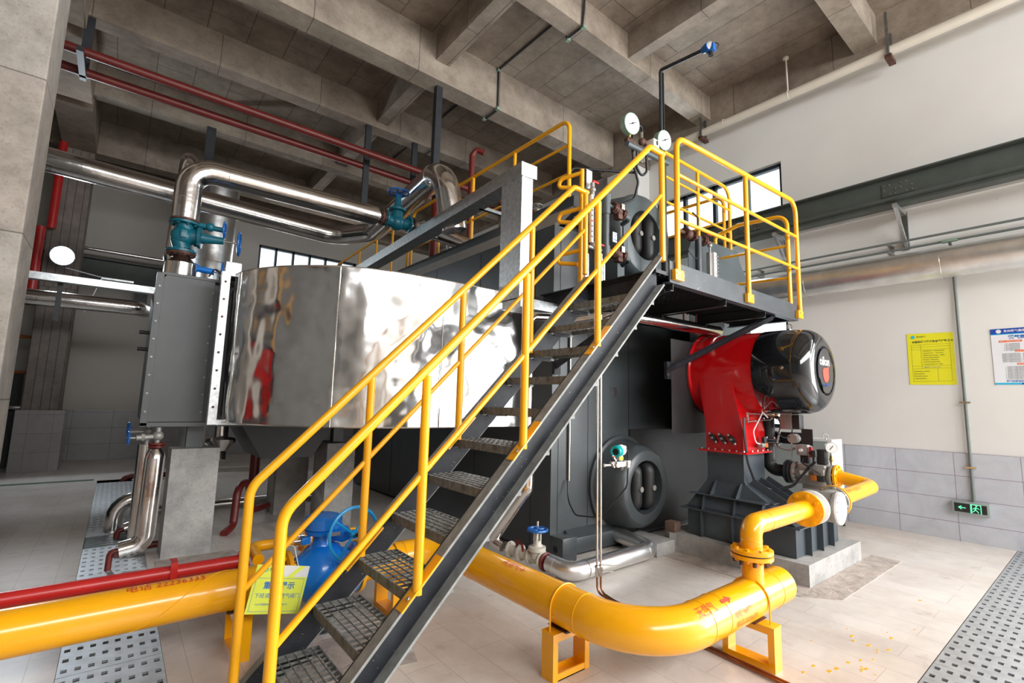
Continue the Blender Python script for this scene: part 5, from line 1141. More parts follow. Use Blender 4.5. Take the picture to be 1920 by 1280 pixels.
c = V((2.34, FYY, 3.36))
mb = MB(); flange(mb, (2.20, FYY, 3.35), (1, 0, 0), 0.10, 0.02, 8, 0.012, 0.012); flange(mb, (2.49, FYY, 3.35), (1, 0, 0), 0.10, 0.02, 8, 0.012, 0.012)
mb.tube([(2.20, FYY, 3.35), (2.27, FYY, 3.33), (2.34, FYY, 3.35), (2.41, FYY, 3.33), (2.49, FYY, 3.35)], 0.062, 0.03, 20); mb.sph((2.34, FYY, 3.33), 0.09)
mb.lathe((2.34, FYY, 3.36), (0, 0, 1), [(0, 0.075), (0.10, 0.065), (0.11, 0.10), (0.135, 0.10), (0.145, 0.06), (0.20, 0.035), (0.30, 0.03)], 24); mb.build('valve_body', M['teal'], vt)
handwheel(vt, (2.34, FYY, 3.70), (0, 0, 1), 0.115, 0.012, M['wheelblue'], 5)
MB().cyl((2.34, FYY, 3.5), (2.34, FYY, 3.72), 0.010).box(2.31, FYY-0.02, 3.56, 2.32, FYY+0.02, 3.68).box(2.36, FYY-0.02, 3.56, 2.37, FYY+0.02, 3.68).build('yoke', M['wheelblue'], vt, loose=True)
MB().lathe((2.53, FYY, 3.35), (1, 0, 0), [(0, 0.095), (0.016, 0.095)], 24).build('rusty_flange', M['rust'], vt)
vt = thing('teal_angle_valve', 'teal valve with two blue handwheels on the upright silver pipe over the grey box', 'valve', (0.33, FYY, 2.5))
mb = MB(); flange(mb, (0.325, FYY, 2.80), (0, 0, 1), 0.115, 0.022, 8, 0.013, 0.012); flange(mb, (0.325, FYY, 2.54), (0, 0, 1), 0.115, 0.022, 8, 0.013, 0.012)
mb.tube([(0.325, FYY, 2.80), (0.34, FYY, 2.74), (0.30, FYY, 2.66), (0.33, FYY, 2.56)], 0.068, 0.05, 20); mb.sph((0.325, FYY, 2.68), 0.095).lathe((0.34, FYY, 2.69), (1, -0.25, 0), [(0, 0.075), (0.09, 0.07), (0.10, 0.095), (0.125, 0.095), (0.13, 0.05), (0.18, 0.04), (0.30, 0.03)], 24); mb.build('valve_body', M['teal'], vt)
MB().box(0.30, FYY-0.105, 2.65, 0.345, FYY-0.09, 2.72, 0.003).build('nameplate', M['teal'], vt)
MB().cyl((0.60, FYY-0.065, 2.69), (0.76, FYY-0.105, 2.685), 0.008).build('stem', M['chrome'], vt)
handwheel(vt, (0.75, FYY-0.10, 2.685), (1, -0.25, 0), 0.105, 0.010, M['wheelblue'], 4)
MB().tube([(0.43, FYY, 2.62), (0.42, FYY+0.05, 2.80), (0.56, FYY, 2.82)], 0.02, 0.05, 12).cyl((0.44, FYY, 2.815), (0.62, FYY-0.04, 2.80), 0.024, 12).sph((0.52, FYY-0.02, 2.81), 0.04).build('bypass', M['teal'], vt, loose=True)
handwheel(vt, (0.63, FYY-0.045, 2.80), (1, -0.25, 0), 0.075, 0.009, M['wheelblue'], 4)
mb = MB(); flange(mb, (0.325, FYY, 2.825), (0, 0, 1), 0.11, 0.02, 8, 0.012, 0.01); mb.build('rusty_flange', M['rust'], vt); mb = MB(); flange(mb, (0.325, FYY, 2.52), (0, 0, 1), 0.11, 0.02, 8, 0.012, 0.01); mb.build('rusty_flange', M['rust'], vt)
vs = thing('small_blue_valve', 'small blue valve standing low on top of the grey box', 'valve', (0.45, 5.2, 2.29))
MB().cyl((0.45, 5.2, 2.29), (0.45, 5.2, 2.42), 0.022).build('stub', M['whitepipe'], vs)
MB().cyl((0.38, 5.2, 2.44), (0.60, 5.16, 2.42), 0.028, 14).sph((0.44, 5.2, 2.44), 0.045).build('valve_body', M['blue'], vs)
MB().cyl((0.58, 5.16, 2.42), (0.68, 5.14, 2.42), 0.008).build('stem', M['cast'], vs)
handwheel(vs, (0.66, 5.145, 2.42), (1, -0.2, 0), 0.09, 0.009, M['wheelblue'], 4)
tag(MB().tube([(0.44, 5.75, 2.3), (0.30, 5.75, 2.62), (0.345, 5.75, 3.62), (0.36, 5.9, 3.72)], 0.075, [0.1, 0.12], 22, 5).build('rear_silver_pipe', M['alu']), 'silver clad riser just behind the upright feed pipe, rising a little higher', 'pipe')
sp2 = thing('main_steam_pipe', 'long silver clad pipe crossing behind and rising in a segmented hoop to the boiler', 'pipe', (2.4, 6.0, 3.13))
MB().tube([(-1.35, 7.3, 3.87), (2.38, 7.3, 3.74), (2.76, 6.8, 3.77), (2.53, 4.40, 3.80), (2.68, 4.38, 3.13)], 0.138, [0.45, 0.35, 0.27], 32, 12).build('jacket', M['alu'], sp2)
for k in range(9):
    t = R(11*k+2); MB().torus((2.555+0.03*k/9, 4.67-0.262*math.sin(t), 3.535+0.262*math.cos(t)), (0.03, -math.cos(t), -math.sin(t)), 0.140, 0.0025, 36, 6).build('jacket_seam', M['chrome'], sp2)
for x in (0.2, 1.1, 2.0): MB().torus((x, 7.3, 3.87-0.13*(x+1.35)/3.73), (1, 0, -0.04), 0.126, 0.002, 36, 6).build('jacket_seam', M['chrome'], sp2)
MB().lathe((2.68, 4.38, 3.125), (0, 0, 1), [(0, 0.06), (0.12, 0.12), (0.13, 0.13)], 28).build('cone_end', M['alu'], sp2)
tag(MB().cyl((1.09, 10.0, 3.45), (1.12, 10.0, 5.25), 0.315, 36).cyl((1.12, 9.95, 5.1), (1.12, 12.38, 5.1), 0.26, 30).cyl((1.09, 10.0, 0), (1.09, 10.0, 3.45), 0.22, 24).torus((1.09, 10.0, 3.6), (0, 0, 1), 0.317, 0.008).torus((1.11, 10.0, 4.5), (0, 0, 1), 0.317, 0.006).torus((1.12, 10.0, 5.2), (0, 0, 1), 0.33, 0.015).build('chimney_duct', M['aludull']), 'wide dull metal chimney duct behind the upright silver pipe', 'duct')
tag(MB().tube([(-1.3, 9.5, 2.585), (-0.1, 9.5, 2.60), (0.12, 9.5, 2.60), (0.22, 9.7, 2.60)], 0.115, 0.12, 26).build('low_rear_pipe', M['alu']), 'silver clad pipe end at the back left in front of the far wall', 'pipe')
tag(MB().box(-1.35, 6.45, 2.36, 0.22, 6.56, 2.43).build('cable_tray', M['galv'], None, False), 'galvanised cable tray crossing at the left behind the grey box', 'cable tray')
tag(MB().box(-0.56, 6.56, 1.98, -0.52, 6.60, 2.36).build('tray_support', M['blackmat'], None, False), 'short black bracket hanging from the left cable tray', 'bracket')
tag(MB().cyl((-4.0, 11.9, 3.95), (0.9, 11.9, 3.95), 0.03, 10).build('thin_rear_pipe', M['alu']), 'thin bright pipe high along the far wall at the left', 'pipe')
# red ceiling pipes + hangers
tag(MB().cyl((-4.0, 6.86, 5.02), (6.6, 6.86, 4.98), 0.052, 16).build('red_ceiling_pipe', M['redpipe']), 'dark red pipe under the ceiling beams, upper one of the pair', 'pipe')
tag(MB().cyl((-4.0, 7.24, 4.98), (6.6, 7.24, 4.94), 0.052, 16).build('red_ceiling_pipe', M['redpipe']), 'dark red pipe under the ceiling beams, lower one of the pair', 'pipe')
def hanger(x, y, z0, z1, lab, arm=0.45, w=0.09):
    h = thing('pipe_hanger', lab, 'hanger', (x, y, z1))
    MB().box(x-w/2, y-0.025, z0, x+w/2, y+0.025, z1).build('post', M['steelgrey'], h, False)
    if arm: MB().box(x-0.03, y-arm, z0, x+0.03, y+0.1, z0+0.06).build('arm', M['steelgrey'], h, False)
hanger(-0.66, 7.22, 4.90, 5.66, 'dark steel hanger holding the red pipes next to the near concrete column', 0.55)
hanger(0.80, 9.04, 4.20, 5.66, 'wide dark steel hanger behind the upright silver pipe', 0, 0.13)
hanger(2.73, 7.20, 4.22, 5.66, 'dark steel hanger left of the teal valve handwheel', 0)
hanger(3.55, 7.20, 4.22, 5.66, 'dark steel hanger beside the silver hoop of pipe', 0)
hanger(3.58, 5.92, 3.98, 5.64, 'dark steel hanger just above the silver hoop, nearest the boiler', 0) if False else None
tag(MB().box(2.69, 7.18, 4.14, 3.60, 7.22, 4.22).build('hanger_cross_bar', M['steelgrey'], None, False), 'dark cross bar joining two steel hangers behind the teal valve', 'steel bar')
tag(MB().cyl((3.14, 5.62, 3.125), (3.14, 5.62, 4.17), 0.07, 18).build('red_riser', M['redpipe']), 'thick dark red vertical pipe behind the silver hoop', 'pipe')
tag(MB().tube([(3.38, 5.15, 3.12), (3.38, 5.15, 4.55), (3.42, 5.10, 4.63), (3.50, 5.04, 4.58)], 0.038, [0.05, 0.05], 14).build('red_vent_pipe', M['redpipe']), 'slim dark red vent pipe with hooked top behind the roof guardrail', 'pipe')
tag(MB().box(2.93, 5.38, 3.95, 3.02, 5.46, 5.48).build('ceiling_post', M['steelgrey'], None, False), 'dark steel post hanging from the deep ceiling beam above the silver hoop', 'steel bar')
tag(MB().cyl((-1.10, 10.85, 3.95), (-1.10, 10.85, 5.48), 0.06, 14).build('red_rear_riser', M['fire']), 'red vertical pipe at the far left against the far column', 'pipe')
tag(MB().cyl((-1.22, 10.85, 2.9), (-1.22, 10.85, 3.95), 0.065, 14).build('red_rear_riser', M['fire']), 'lower piece of the red vertical pipe at the far left', 'pipe')
# crane runway along the far wall and machines at the far left
mb = MB(); mb.box(-6.5, 12.0, 3.42, 2.2, 12.03, 3.78); mb.box(-6.5, 11.9, 3.40, 2.2, 12.13, 3.42); mb.box(-6.5, 11.9, 3.78, 2.2, 12.13, 3.80)
tag(mb.build('far_crane_rail', M['crane'], None, False), 'dark green grey runway beam along the far wall', 'beam')
mb = MB()
for x in (-6.0, -3.0, 0.2): mb.box(x-0.1, 12.1, 2.9, x+0.1, YF, 3.40)
tag(mb.build('rail_corbel', M['steelgrey'], None, False, loose=True), 'dark corbel under the far runway beam', 'bracket')
for i in range(1, 3):
    o = bpy.data.objects['rail_corbel.%03d' % i]; tag(o, ['', 'dark corbel under the far runway beam, hidden by the far column', 'dark corbel under the far runway beam right of the flood lamp'][i], 'bracket')
mc = thing('orange_machine', 'orange painted pump set with railings in the dark beyond the far left column', 'machine', (-1.9, 11.6, 0))
MB().cyl((-2.0, 11.6, 2.45), (-1.55, 11.6, 2.45), 0.16, 24).build('motor', M['orangeamb'], mc)
MB().cyl((-2.0, 11.6, 1.85), (-1.55, 11.6, 1.85), 0.13, 24).build('motor', M['orangeamb'], mc)
MB().cyl((-2.4, 11.5, 2.18), (-1.2, 11.5, 2.18), 0.025).build('rail', M['orangeamb'], mc); MB().cyl((-2.4, 11.5, 1.58), (-1.2, 11.5, 1.58), 0.025).build('rail', M['orangeamb'], mc)
MB().box(-2.3, 11.55, 0.0, -1.3, 12.2, 1.6).box(-2.0, 11.6, 1.6, -1.6, 11.9, 2.5).build('stand', M['steelgrey'], mc, False)
MB().cyl((-2.6, 11.4, 1.0), (-1.2, 11.4, 1.0), 0.04).build('pipe', M['alu'], mc)
# flood lamp
la = thing('flood_lamp', 'dazzling white flood lamp on a thin arm at the far left column', 'lamp', (-0.88, 10.6, 3.47))
MB().lathe((-0.90, 10.62, 3.47), (0.1, -1, -0.15), [(0, 0.10), (0.05, 0.16), (0.06, 0.16)], 28).build('housing', M['steelgrey'], la)
MB().lathe((-0.894, 10.56, 3.461), (0.1, -1, -0.15), [(0, 0.145), (0.004, 0.145)], 28).build('lens', M['lampface'], la)
MB().cyl((-0.55, 10.75, 2.6), (-0.38, 10.7, 3.2), 0.012).cyl((-0.85, 10.7, 3.3), (-0.38, 10.7, 3.22), 0.012).box(-0.38, 10.66, 3.19, 0.05, 10.70, 3.22).cyl((-0.90, 10.64, 3.45), (-0.90, 11.0, 3.45), 0.03).build('arm', M['galv'], la, loose=True)
ll = bpy.data.lights.new('flood_lamp_light', 'SPOT'); ll.energy = 120; ll.color = (0.82, 0.92, 1.0); ll.spot_size = R(150); ll.shadow_soft_size = 0.12
lo = bpy.data.objects.new('flood_lamp_light', ll); C.objects.link(lo); lo.location = (-0.885, 10.50, 3.455); lo.rotation_euler = V((0.1, -1, -0.25)).to_track_quat('-Z', 'Z').to_euler()

# ================================================================== GALVANISED TRUNKING
tk = thing('cable_trunking', 'galvanised steel cable trunking with an upright and a long horizontal run', 'trunking', (2.45, 3.0, 2.13))
MB().box(2.395, 2.90, 2.11, 2.515, 3.17, 3.25, 0.004).build('upright', M['galv'], tk, False)
MB().obox((2.455, 2.88, 3.1875), (2.79, 9.2, 3.1875), 0.16, 0.115).build('horizontal_run', M['galv'], tk, False)
MB().box(2.395, 2.88, 2.045, 3.02, 3.12, 2.125, 0.003).build('lower_run', M['galv'], tk, False)
MB().box(2.53, 3.68, 3.13, 2.90, 3.72, 3.16).build('support_arm', M['galvdark'], tk, False)
MB().box(2.51, 4.9, 3.20, 2.96, 4.94, 3.23).build('support_arm', M['galvdark'], tk, False)

# ================================================================== PIPES UNDER THE PLATFORM
up_ = thing('silver_under_platform_pipe', 'silver clad pipe running under the platform and down the boiler corner', 'pipe', (2.5, 2.9, 0.1))
MB().tube([(3.02, 2.92, 2.04), (3.04, 2.52, 2.035), (4.70, 2.50, 2.065)], 0.056, 0.08, 20).build('jacket', M['alu'], up_)
MB().tube([(2.52, 2.92, 1.05), (2.52, 2.92, 1.985), (2.95, 2.92, 2.03)], 0.042, 0.06, 18, 3).build('jacket', M['alu'], up_)
MB().tube([(2.545, 2.92, 0.84), (2.54, 2.92, 0.64), (2.54, 3.36, 0.16), (2.56, 3.22, 0.13)], 0.048, [0.08, 0.05], 20, 4).build('jacket', M['alu'], up_)
mb = MB(); flange(mb, (2.545, 2.92, 0.865), (0, 0, 1), 0.05, 0.014, 4, 0.008, 0.006); flange(mb, (2.545, 2.92, 0.885), (0, 0, 1), 0.05, 0.014, 4, 0.008, 0.006); mb.build('red_flange', M['redpipe'], up_)
MB().cyl((2.53, 2.92, 0.89), (2.52, 2.92, 1.06), 0.024).build('pipe', M['blackmat'], up_)
mb = MB(); mb.cyl((4.10, 2.515, 2.07), (4.10, 2.515, 2.20), 0.008).cyl((4.32, 2.515, 2.07), (4.32, 2.515, 2.20), 0.008); mb.build('hanger_rod', M['redpipe'], up_, loose=True)
bl = thing('blowdown_pipe', 'silver clad pipe on the floor in front of the boiler corner', 'pipe', (3.1, 2.6, 0.08))
MB().tube([(2.675, 2.80, 0.10), (2.69, 2.585, 0.085), (3.70, 2.60, 0.085), (3.72, 3.02, 0.12)], 0.066, [0.10, 0.11], 24, 5).build('jacket', M['aludull'], bl)
for c, nrm in (((2.83, 2.585, 0.085), (1, 0, 0)), ((2.74, 2.62, 0.085), (1, 0.8, 0)), ((2.68, 2.72, 0.09), (0, 1, 0)), ((3.58, 2.60, 0.085), (1, 0, 0))): MB().torus(c, nrm, 0.067, 0.003, 32, 6).build('jacket_band', M['chrome'], bl)
va = thing('cream_gate_valve', 'cream coloured gate valve with a flat blue handwheel and rusty lever beside the boiler corner', 'valve', (2.66, 2.95, 0.0))
mb = MB(); flange(mb, (2.67, 2.83, 0.10), (0, 1, 0), 0.070, 0.016, 4, 0.009, 0.008); mb.build('red_flange', M['redpipe'], va)
mb = MB(); flange(mb, (2.665, 2.86, 0.10), (0, 1, 0), 0.070, 0.014, 4, 0.009, 0.008); mb.cyl((2.665, 2.87, 0.10), (2.60, 3.20, 0.12), 0.04, 18); flange(mb, (2.65, 2.99, 0.11), (0.2, -1, 0), 0.065, 0.014, 4, 0.009, 0.01); flange(mb, (2.62, 3.08, 0.115), (0.2, -1, 0), 0.065, 0.014, 4, 0.009, 0.01); flange(mb, (2.60, 3.18, 0.12), (0.2, -1, 0), 0.065, 0.014, 4, 0.009, 0.01)
mb.lathe((2.655, 2.92, 0.11), (0, 0, 1), [(0, 0.05), (0.05, 0.05), (0.055, 0.068), (0.085, 0.068), (0.09, 0.045), (0.11, 0.030), (0.13, 0.03)], 20)
mb.box(2.63, 2.90, 0.22, 2.64, 2.94, 0.30).box(2.67, 2.90, 0.22, 2.68, 2.94, 0.30).box(2.63, 2.90, 0.295, 2.68, 2.94, 0.31); mb.build('valve_body', M['cream'], va)
handwheel(va, (2.655, 2.92, 0.32), (0, 0, 1), 0.075, 0.011, M['wheelblue'], 5, 0.2)
MB().cyl((2.655, 2.92, 0.25), (2.655, 2.92, 0.385), 0.009).build('stem', M['chrome'], va)
MB().tube([(2.61, 3.10, 0.20), (2.57, 3.0, 0.20), (2.52, 2.93, 0.18)], 0.010, 0.03, 8).cyl((2.61, 3.10, 0.13), (2.61, 3.10, 0.21), 0.018).build('rusty_lever', M['redpipe'], va)
# instrument tubes
it = thing('instrument_tubes', 'pair of thin steel tubes dropping to copper lines along the floor', 'tubes', (2.68, 2.33, 0.0))
for k, dx in enumerate((0.0, 0.028)):
    MB().cyl((2.675+dx, 2.33-dx*0.3, 0.185), (2.67+dx, 2.33-dx*0.3, 1.95), 0.0075, 10).build('steel_tube', M['chrome'], it)
    MB().tube([(2.675+dx, 2.33-dx*0.3, 0.19), (2.678+dx, 2.33-dx*0.3, 0.03), (2.68+dx*0.8, 2.20, 0.012), (2.64+dx*0.8, 1.9, 0.012), (2.56+dx, 0.75, 0.012)], 0.0075, [0.05, 0.05, 0.05], 10).build('copper_tube', M['copper'], it)
    MB().sph((2.675+dx, 2.33-dx*0.3, 0.195), 0.018).cyl((2.675+dx, 2.33-dx*0.3, 0.135), (2.675+dx, 2.33-dx*0.3, 0.19), 0.014, 6).build('needle_valve', M['chrome'], it)
MB().obox((2.70, 2.32, 0.21), (2.80, 2.27, 0.195), 0.02, 0.006).obox((2.70, 2.30, 0.175), (2.76, 2.26, 0.17), 0.02, 0.006).build('valve_handle', M['cream'], it, loose=True)
tr_ = thing('pressure_transmitter', 'turquoise and grey pressure transmitter on a steel manifold before the lower manhole', 'transmitter', (2.87, 2.31, 0.87))
MB().lathe((2.835, 2.30, 0.965), (0.75, 0.2, 0.05), [(0, 0.040), (0.03, 0.043), (0.045, 0.043)], 26).torus((2.836, 2.30, 0.965), (0.75, 0.2, 0.05), 0.032, 0.010, 26, 8).build('display_ring', M['tealbright'], tr_, loose=True)
MB().lathe((2.833, 2.299, 0.965), (0.75, 0.2, 0.05), [(0, 0.025), (0.004, 0.025)], 20).build('display', M['cavity'], tr_)
MB().lathe((2.875, 2.31, 0.968), (0.75, 0.2, 0.05), [(0, 0.040), (0.06, 0.040), (0.07, 0.03)], 26).cyl((2.90, 2.315, 0.90), (2.90, 2.315, 0.95), 0.022, 18).cyl((2.96, 2.33, 0.985), (2.98, 2.33, 0.99), 0.014).build('housing', M['white'], tr_)
MB().box(2.86, 2.285, 0.905, 2.905, 2.29, 0.93).build('yellow_label', M['yellow'], tr_)
mb = MB(); mb.box(2.83, 2.28, 0.855, 2.98, 2.33, 0.895, 0.006).cyl((2.72, 2.31, 0.875), (2.99, 2.31, 0.872), 0.012).cyl((2.80, 2.31, 0.88), (2.84, 2.31, 0.88), 0.02, 6)
for x in (2.88, 2.93): mb.cyl((x, 2.28, 0.85), (x, 2.27, 0.845), 0.013, 6)
mb.box(2.94, 2.27, 0.85, 2.975, 2.34, 0.90, 0.004).obox((2.785, 2.29, 0.895), (2.81, 2.29, 0.855), 0.008, 0.008, (0, 1, 0)).obox((2.80, 2.30, 0.94), (2.84, 2.30, 0.90), 0.010, 0.010, (0, 1, 0)); mb.build('manifold', M['chrome'], tr_)
MB().box(2.805, 2.29, 0.925, 2.82, 2.30, 0.935).build('red_cap', M['logo_red'], tr_)
MB().tube([(2.97, 2.33, 0.985), (3.02, 2.33, 0.96), (3.02, 2.34, 0.70), (2.90, 2.5, 0.46), (3.0, 2.85, 0.40), (3.10, 3.03, 0.48), (3.14, 3.075, 0.64)], 0.006, [0.03, 0.1, 0.15, 0.2, 0.15], 8).build('cable', M['cable'], tr_)
tag(MB().cyl((3.165, 3.085, 0.63), (3.165, 3.085, 2.1), 0.011, 12).build('grey_conduit', M['chrome']), 'thin grey conduit running up the boiler front', 'conduit')

# second, identical set beyond the left edge: it shows as reflections in the shiny duct
def label_copy(o, off, label): dup(o, off, label)
OFF = (-7.0, 2.6, 0)
label_copy(bo, OFF, 'second dark boiler standing to the left, hidden behind the near concrete column')
label_copy(stair, OFF, 'second steel staircase to the left, seen only as a reflection in the duct')
label_copy(pl, OFF, 'second service platform to the left, behind the near concrete column')
label_copy(bu, OFF, 'second red burner with black cover, seen only as a reflection in the duct')
label_copy(ho, OFF, 'second ribbed air inlet hood, under the second burner to the left')
pp_ = bpy.data.objects['concrete_plinth'].copy(); C.objects.link(pp_); pp_.location = OFF; pp_['label'] = 'second low concrete plinth, under the second hood to the left'
tag(MB().box(4.06, 2.62, 0.16, 4.16, 2.72, 0.25, 0.004).build('wooden_block', paint('weathered_wood', (0.16, 0.10, 0.07), 0.8, var=0.3)), 'brown weathered block wedged behind the plinth corner', 'block')

# ================================================================== RIGHT WALL FITTINGS
rb = thing('crane_runway_beam', 'long green grey steel runway beam with bolted splices along the right wall', 'beam', (6.6, 0, 3.62))
mb = MB(); mb.box(6.585, -4.6, 3.66, 6.60, 4.8, 3.935); mb.box(6.50, -4.6, 3.925, 6.72, 4.8, 3.94); mb.box(6.47, -4.6, 3.645, 6.73, 4.8, 3.662); mb.build('i_beam', M['crane'], rb, False)
mb = MB(); mb.box(6.55, -4.6, 3.60, 6.575, 4.8, 3.645); mb.box(6.60, -4.6, 3.612, 6.73, 4.8, 3.62); mb.build('lower_channel', M['crane'], rb, False)
mb = MB(); mb.box(6.577, 1.20, 3.72, 6.585, 1.50, 3.87); sp3 = mb.build('splice_plate', M['crane'], rb, False)
mb = MB()
for a in range(6):
    for b in range(3):
        if (a + b) % 3 != 2: mb.bolts((6.576, 1.225+0.05*a, 3.74+0.055*b), (-1, 0, 0), 0, 1, 0.008, 0.008)
mb.build('bolt', M['chrome'], sp3, loose=True)
sp3 = MB().box(6.577, 2.85, 3.72, 6.585, 3.15, 3.87).build('splice_plate', M['crane'], rb, False)
mb = MB()
for a in range(6):
    for b in range(3):
        if (a + b) % 3 != 2: mb.bolts((6.576, 2.875+0.05*a, 3.74+0.055*b), (-1, 0, 0), 0, 1, 0.008, 0.008)
mb.build('bolt', M['chrome'], sp3, loose=True)
for y, lab in ((1.38, 'galvanised triangular wall bracket under the green beam near the bolted splice'), (2.66, 'galvanised triangular wall bracket by the window corner'), (-0.4, 'galvanised triangular wall bracket outside the right edge')):
    wbk = thing('wall_bracket', lab, 'bracket', (6.8, y, 3.3))
    MB().box(6.50, y-0.02, 3.56, 6.93, y+0.02, 3.60).build('arm', M['galv'], wbk, False)
    MB().obox((6.53, y, 3.57), (6.91, y, 3.20), 0.04, 0.03, (0, 1, 0)).build('strut', M['galv'], wbk, False)
    MB().box(6.90, y-0.025, 3.16, 6.93, y+0.025, 3.60).build('wall_post', M['galvdark'], wbk, False)
for z, lab in ((3.235, 'thin grey conduit along the right wall, upper of the two'), (3.145, 'thin grey conduit along the right wall, lower of the two')):
    tag(MB().cyl((6.80, -4.0, z), (6.80, 4.8, z), 0.013, 10).build('wall_conduit', M['conduit']), lab, 'conduit')
mb = MB()
tee = thing('drop_conduit', 'grey conduit dropping from the wall conduits down to the exit sign', 'conduit', (6.88, 0.995, 0.42))
MB().tube([(6.80, 0.997, 3.145), (6.895, 0.997, 3.09), (6.90, 0.997, 0.42)], 0.014, 0.05, 12).build('pipe', M['conduit'], tee)
MB().box(6.775, 0.93, 3.13, 6.825, 1.06, 3.16, 0.004).build('tee_box', M['box_green'], tee)
for z in (1.42, 0.755): MB().box(6.88, 0.955, z-0.008, 6.918, 1.04, z+0.008).build('pipe_clip', M['chrome'], tee, False)
for y in (1.52, 3.0): 
    o = MB().box(6.92, y-0.02, 3.12, 6.93, y+0.02, 3.23).box(6.785, y-0.02, 3.12, 6.93, y+0.02, 3.135).box(6.785, y-0.02, 3.215, 6.93, y+0.02, 3.225).build('conduit_clamp', M['cast'], None, False, loose=False)
    tag(o, 'small metal clamp of the twin wall conduits, %s' % ('beside the wall bracket' if y < 2 else 'near the platform corner'), 'clamp')
wp = thing('wall_steam_pipe', 'thick silver clad pipe running along the right wall behind the platform', 'pipe', (6.68, 1.0, 2.87))
MB().cyl((6.70, -4.2, 2.88), (6.70, 4.7, 2.90), 0.165, 40).build('jacket', M['aludull'], wp)
for y in (2.35, 1.05, -0.2, 3.5): MB().torus((6.70, y, 2.885), (0, 1, 0), 0.166, 0.002, 40, 6).build('jacket_seam', M['chrome'], wp)
MB().cyl((6.545, -4.2, 2.835), (6.545, 4.7, 2.855), 0.003, 6).build('lap_seam', M['chrome'], wp)
fpz = thing('ivory_sprinkler_pipe', 'long ivory painted pipe high along the right wall under the ceiling', 'pipe', (6.64, 1.0, 5.5))
MB().cyl((6.64, -4.2, 5.475), (6.64, 4.82, 5.50), 0.056, 18).build('pipe', M['whitepipe'], fpz)
MB().cyl((6.62, 2.45, 5.50), (6.60, 2.45, 6.02), 0.011, 10).cyl((6.60, 2.45, 6.0), (6.60, 2.45, 6.025), 0.035, 16).build('sprinkler_drop', M['whitepipe'], fpz)
MB().torus((6.64, 2.45, 5.50), (0, 1, 0), 0.058, 0.006, 24, 6).torus((6.64, 3.35, 5.505), (0, 1, 0), 0.058, 0.005, 24, 6).build('collar', M['whitepipe'], fpz, loose=True)
for y, lab in ((3.70, 'grey steel hanger of the ivory pipe at the left beam end'), (1.36, 'grey steel hanger of the ivory pipe at the right beam end')):
    hg = thing('pipe_hanger', lab, 'hanger', (6.64, y, 5.4))
    MB().box(6.56, y-0.025, 5.40, 6.59, y+0.0, 5.95).build('post', M['galvdark'], hg, False); MB().box(6.70, y-0.025, 5.40, 6.73, y+0.0, 5.75).build('post', M['galvdark'], hg, False)
    MB().box(6.55, y-0.045, 5.365, 6.75, y+0.02, 5.41).build('cross_piece', M['rust'], hg, False)
# conduit on the ceiling
cc_ = thing('ceiling_conduit', 'thin grey conduit wrapping around the ceiling beams with green corner boxes', 'conduit', (3.85, 4, 6.0))
X_ = 3.86
MB().tube([(X_, 2.2, 6.085), (X_, 3.59, 6.085), (X_-0.02, 3.605, 5.705), (X_-0.02, 3.86, 5.705), (X_, 3.87, 6.085), (X_, 5.265, 6.085), (X_, 5.265, 5.465), (X_, 5.585, 5.465), (X_, 5.585, 6.085), (X_, 7.145, 6.085), (X_, 7.145, 5.625), (X_, 7.415, 5.625), (X_, 7.415, 6.085), (X_, 9.04, 6.085)], 0.013, 0.0, 8).build('pipe', M['steelgrey'], cc_)
for y, z in ((3.60, 5.70), (3.86, 5.70), (5.265, 6.07), (5.26, 5.47), (5.59, 5.47), (7.15, 6.07), (7.15, 5.63)): MB().box(X_-0.03, y-0.025, z-0.02, X_+0.02, y+0.025, z+0.02).build('corner_box', M['box_green'], cc_, False)
# notices
def onwall(y0, z0): return flat((6.924, y0, z0), (0, -1, 0), (0, 0, 1))
nt_ = thing('yellow_notice', 'yellow printed safety notice taped on the white right wall', 'notice', (6.925, 1.24, 1.61))
NY0, NW, NZ0, NH = 1.447, 0.398, 1.612, 0.572
nb = MB().prism([(0, 0), (NW-0.003, -0.005), (NW, NH-0.012), (0.002, NH)], lambda a, b: V((6.928, NY0-a, NZ0+b)), lambda a, b: V((6.925, NY0-a, NZ0+b))).build('sheet', M['paper_yellow'], nt_, False)
F_ = onwall(NY0, NZ0)
def at_(a, b): return flat(F_(a, b), (0, -1, 0), (0, 0, 1))
text('非居民燃气客户安全管理联络卡', 0.0255, at_(0.045, 0.465), M['ink'], 'heading', nb, sx=0.98, bold=0.0007)
text('贵州燃气', 0.021, at_(0.085, 0.522), M['ink'], 'lettering', nb, sx=0.95)
MB().lathe(F_(0.055, 0.530), (-1, 0, 0), [(0, 0.018), (0.001, 0.018)], 20).build('emblem', M['cyan'], nb)
mb = MB()
def ln_(mb, a0, b0, a1, b1, off=0.0): mb.bm.faces.new([mb.bm.verts.new(F_(*p) + V((-off, 0, 0))) for p in ((a0, b0), (a1, b0), (a1, b1), (a0, b1))])
for b in (0.440, 0.415, 0.385, 0.205, 0.175, 0.035): ln_(mb, 0.035, b, 0.365, b+0.0015)
for a, b0, b1 in ((0.035, 0.035, 0.44), (0.3635, 0.035, 0.44), (0.118, 0.175, 0.44), (0.25, 0.035, 0.175)): ln_(mb, a, b0, a+0.0015, b1)
mb.build('table_line', M['ink'], nb, False)
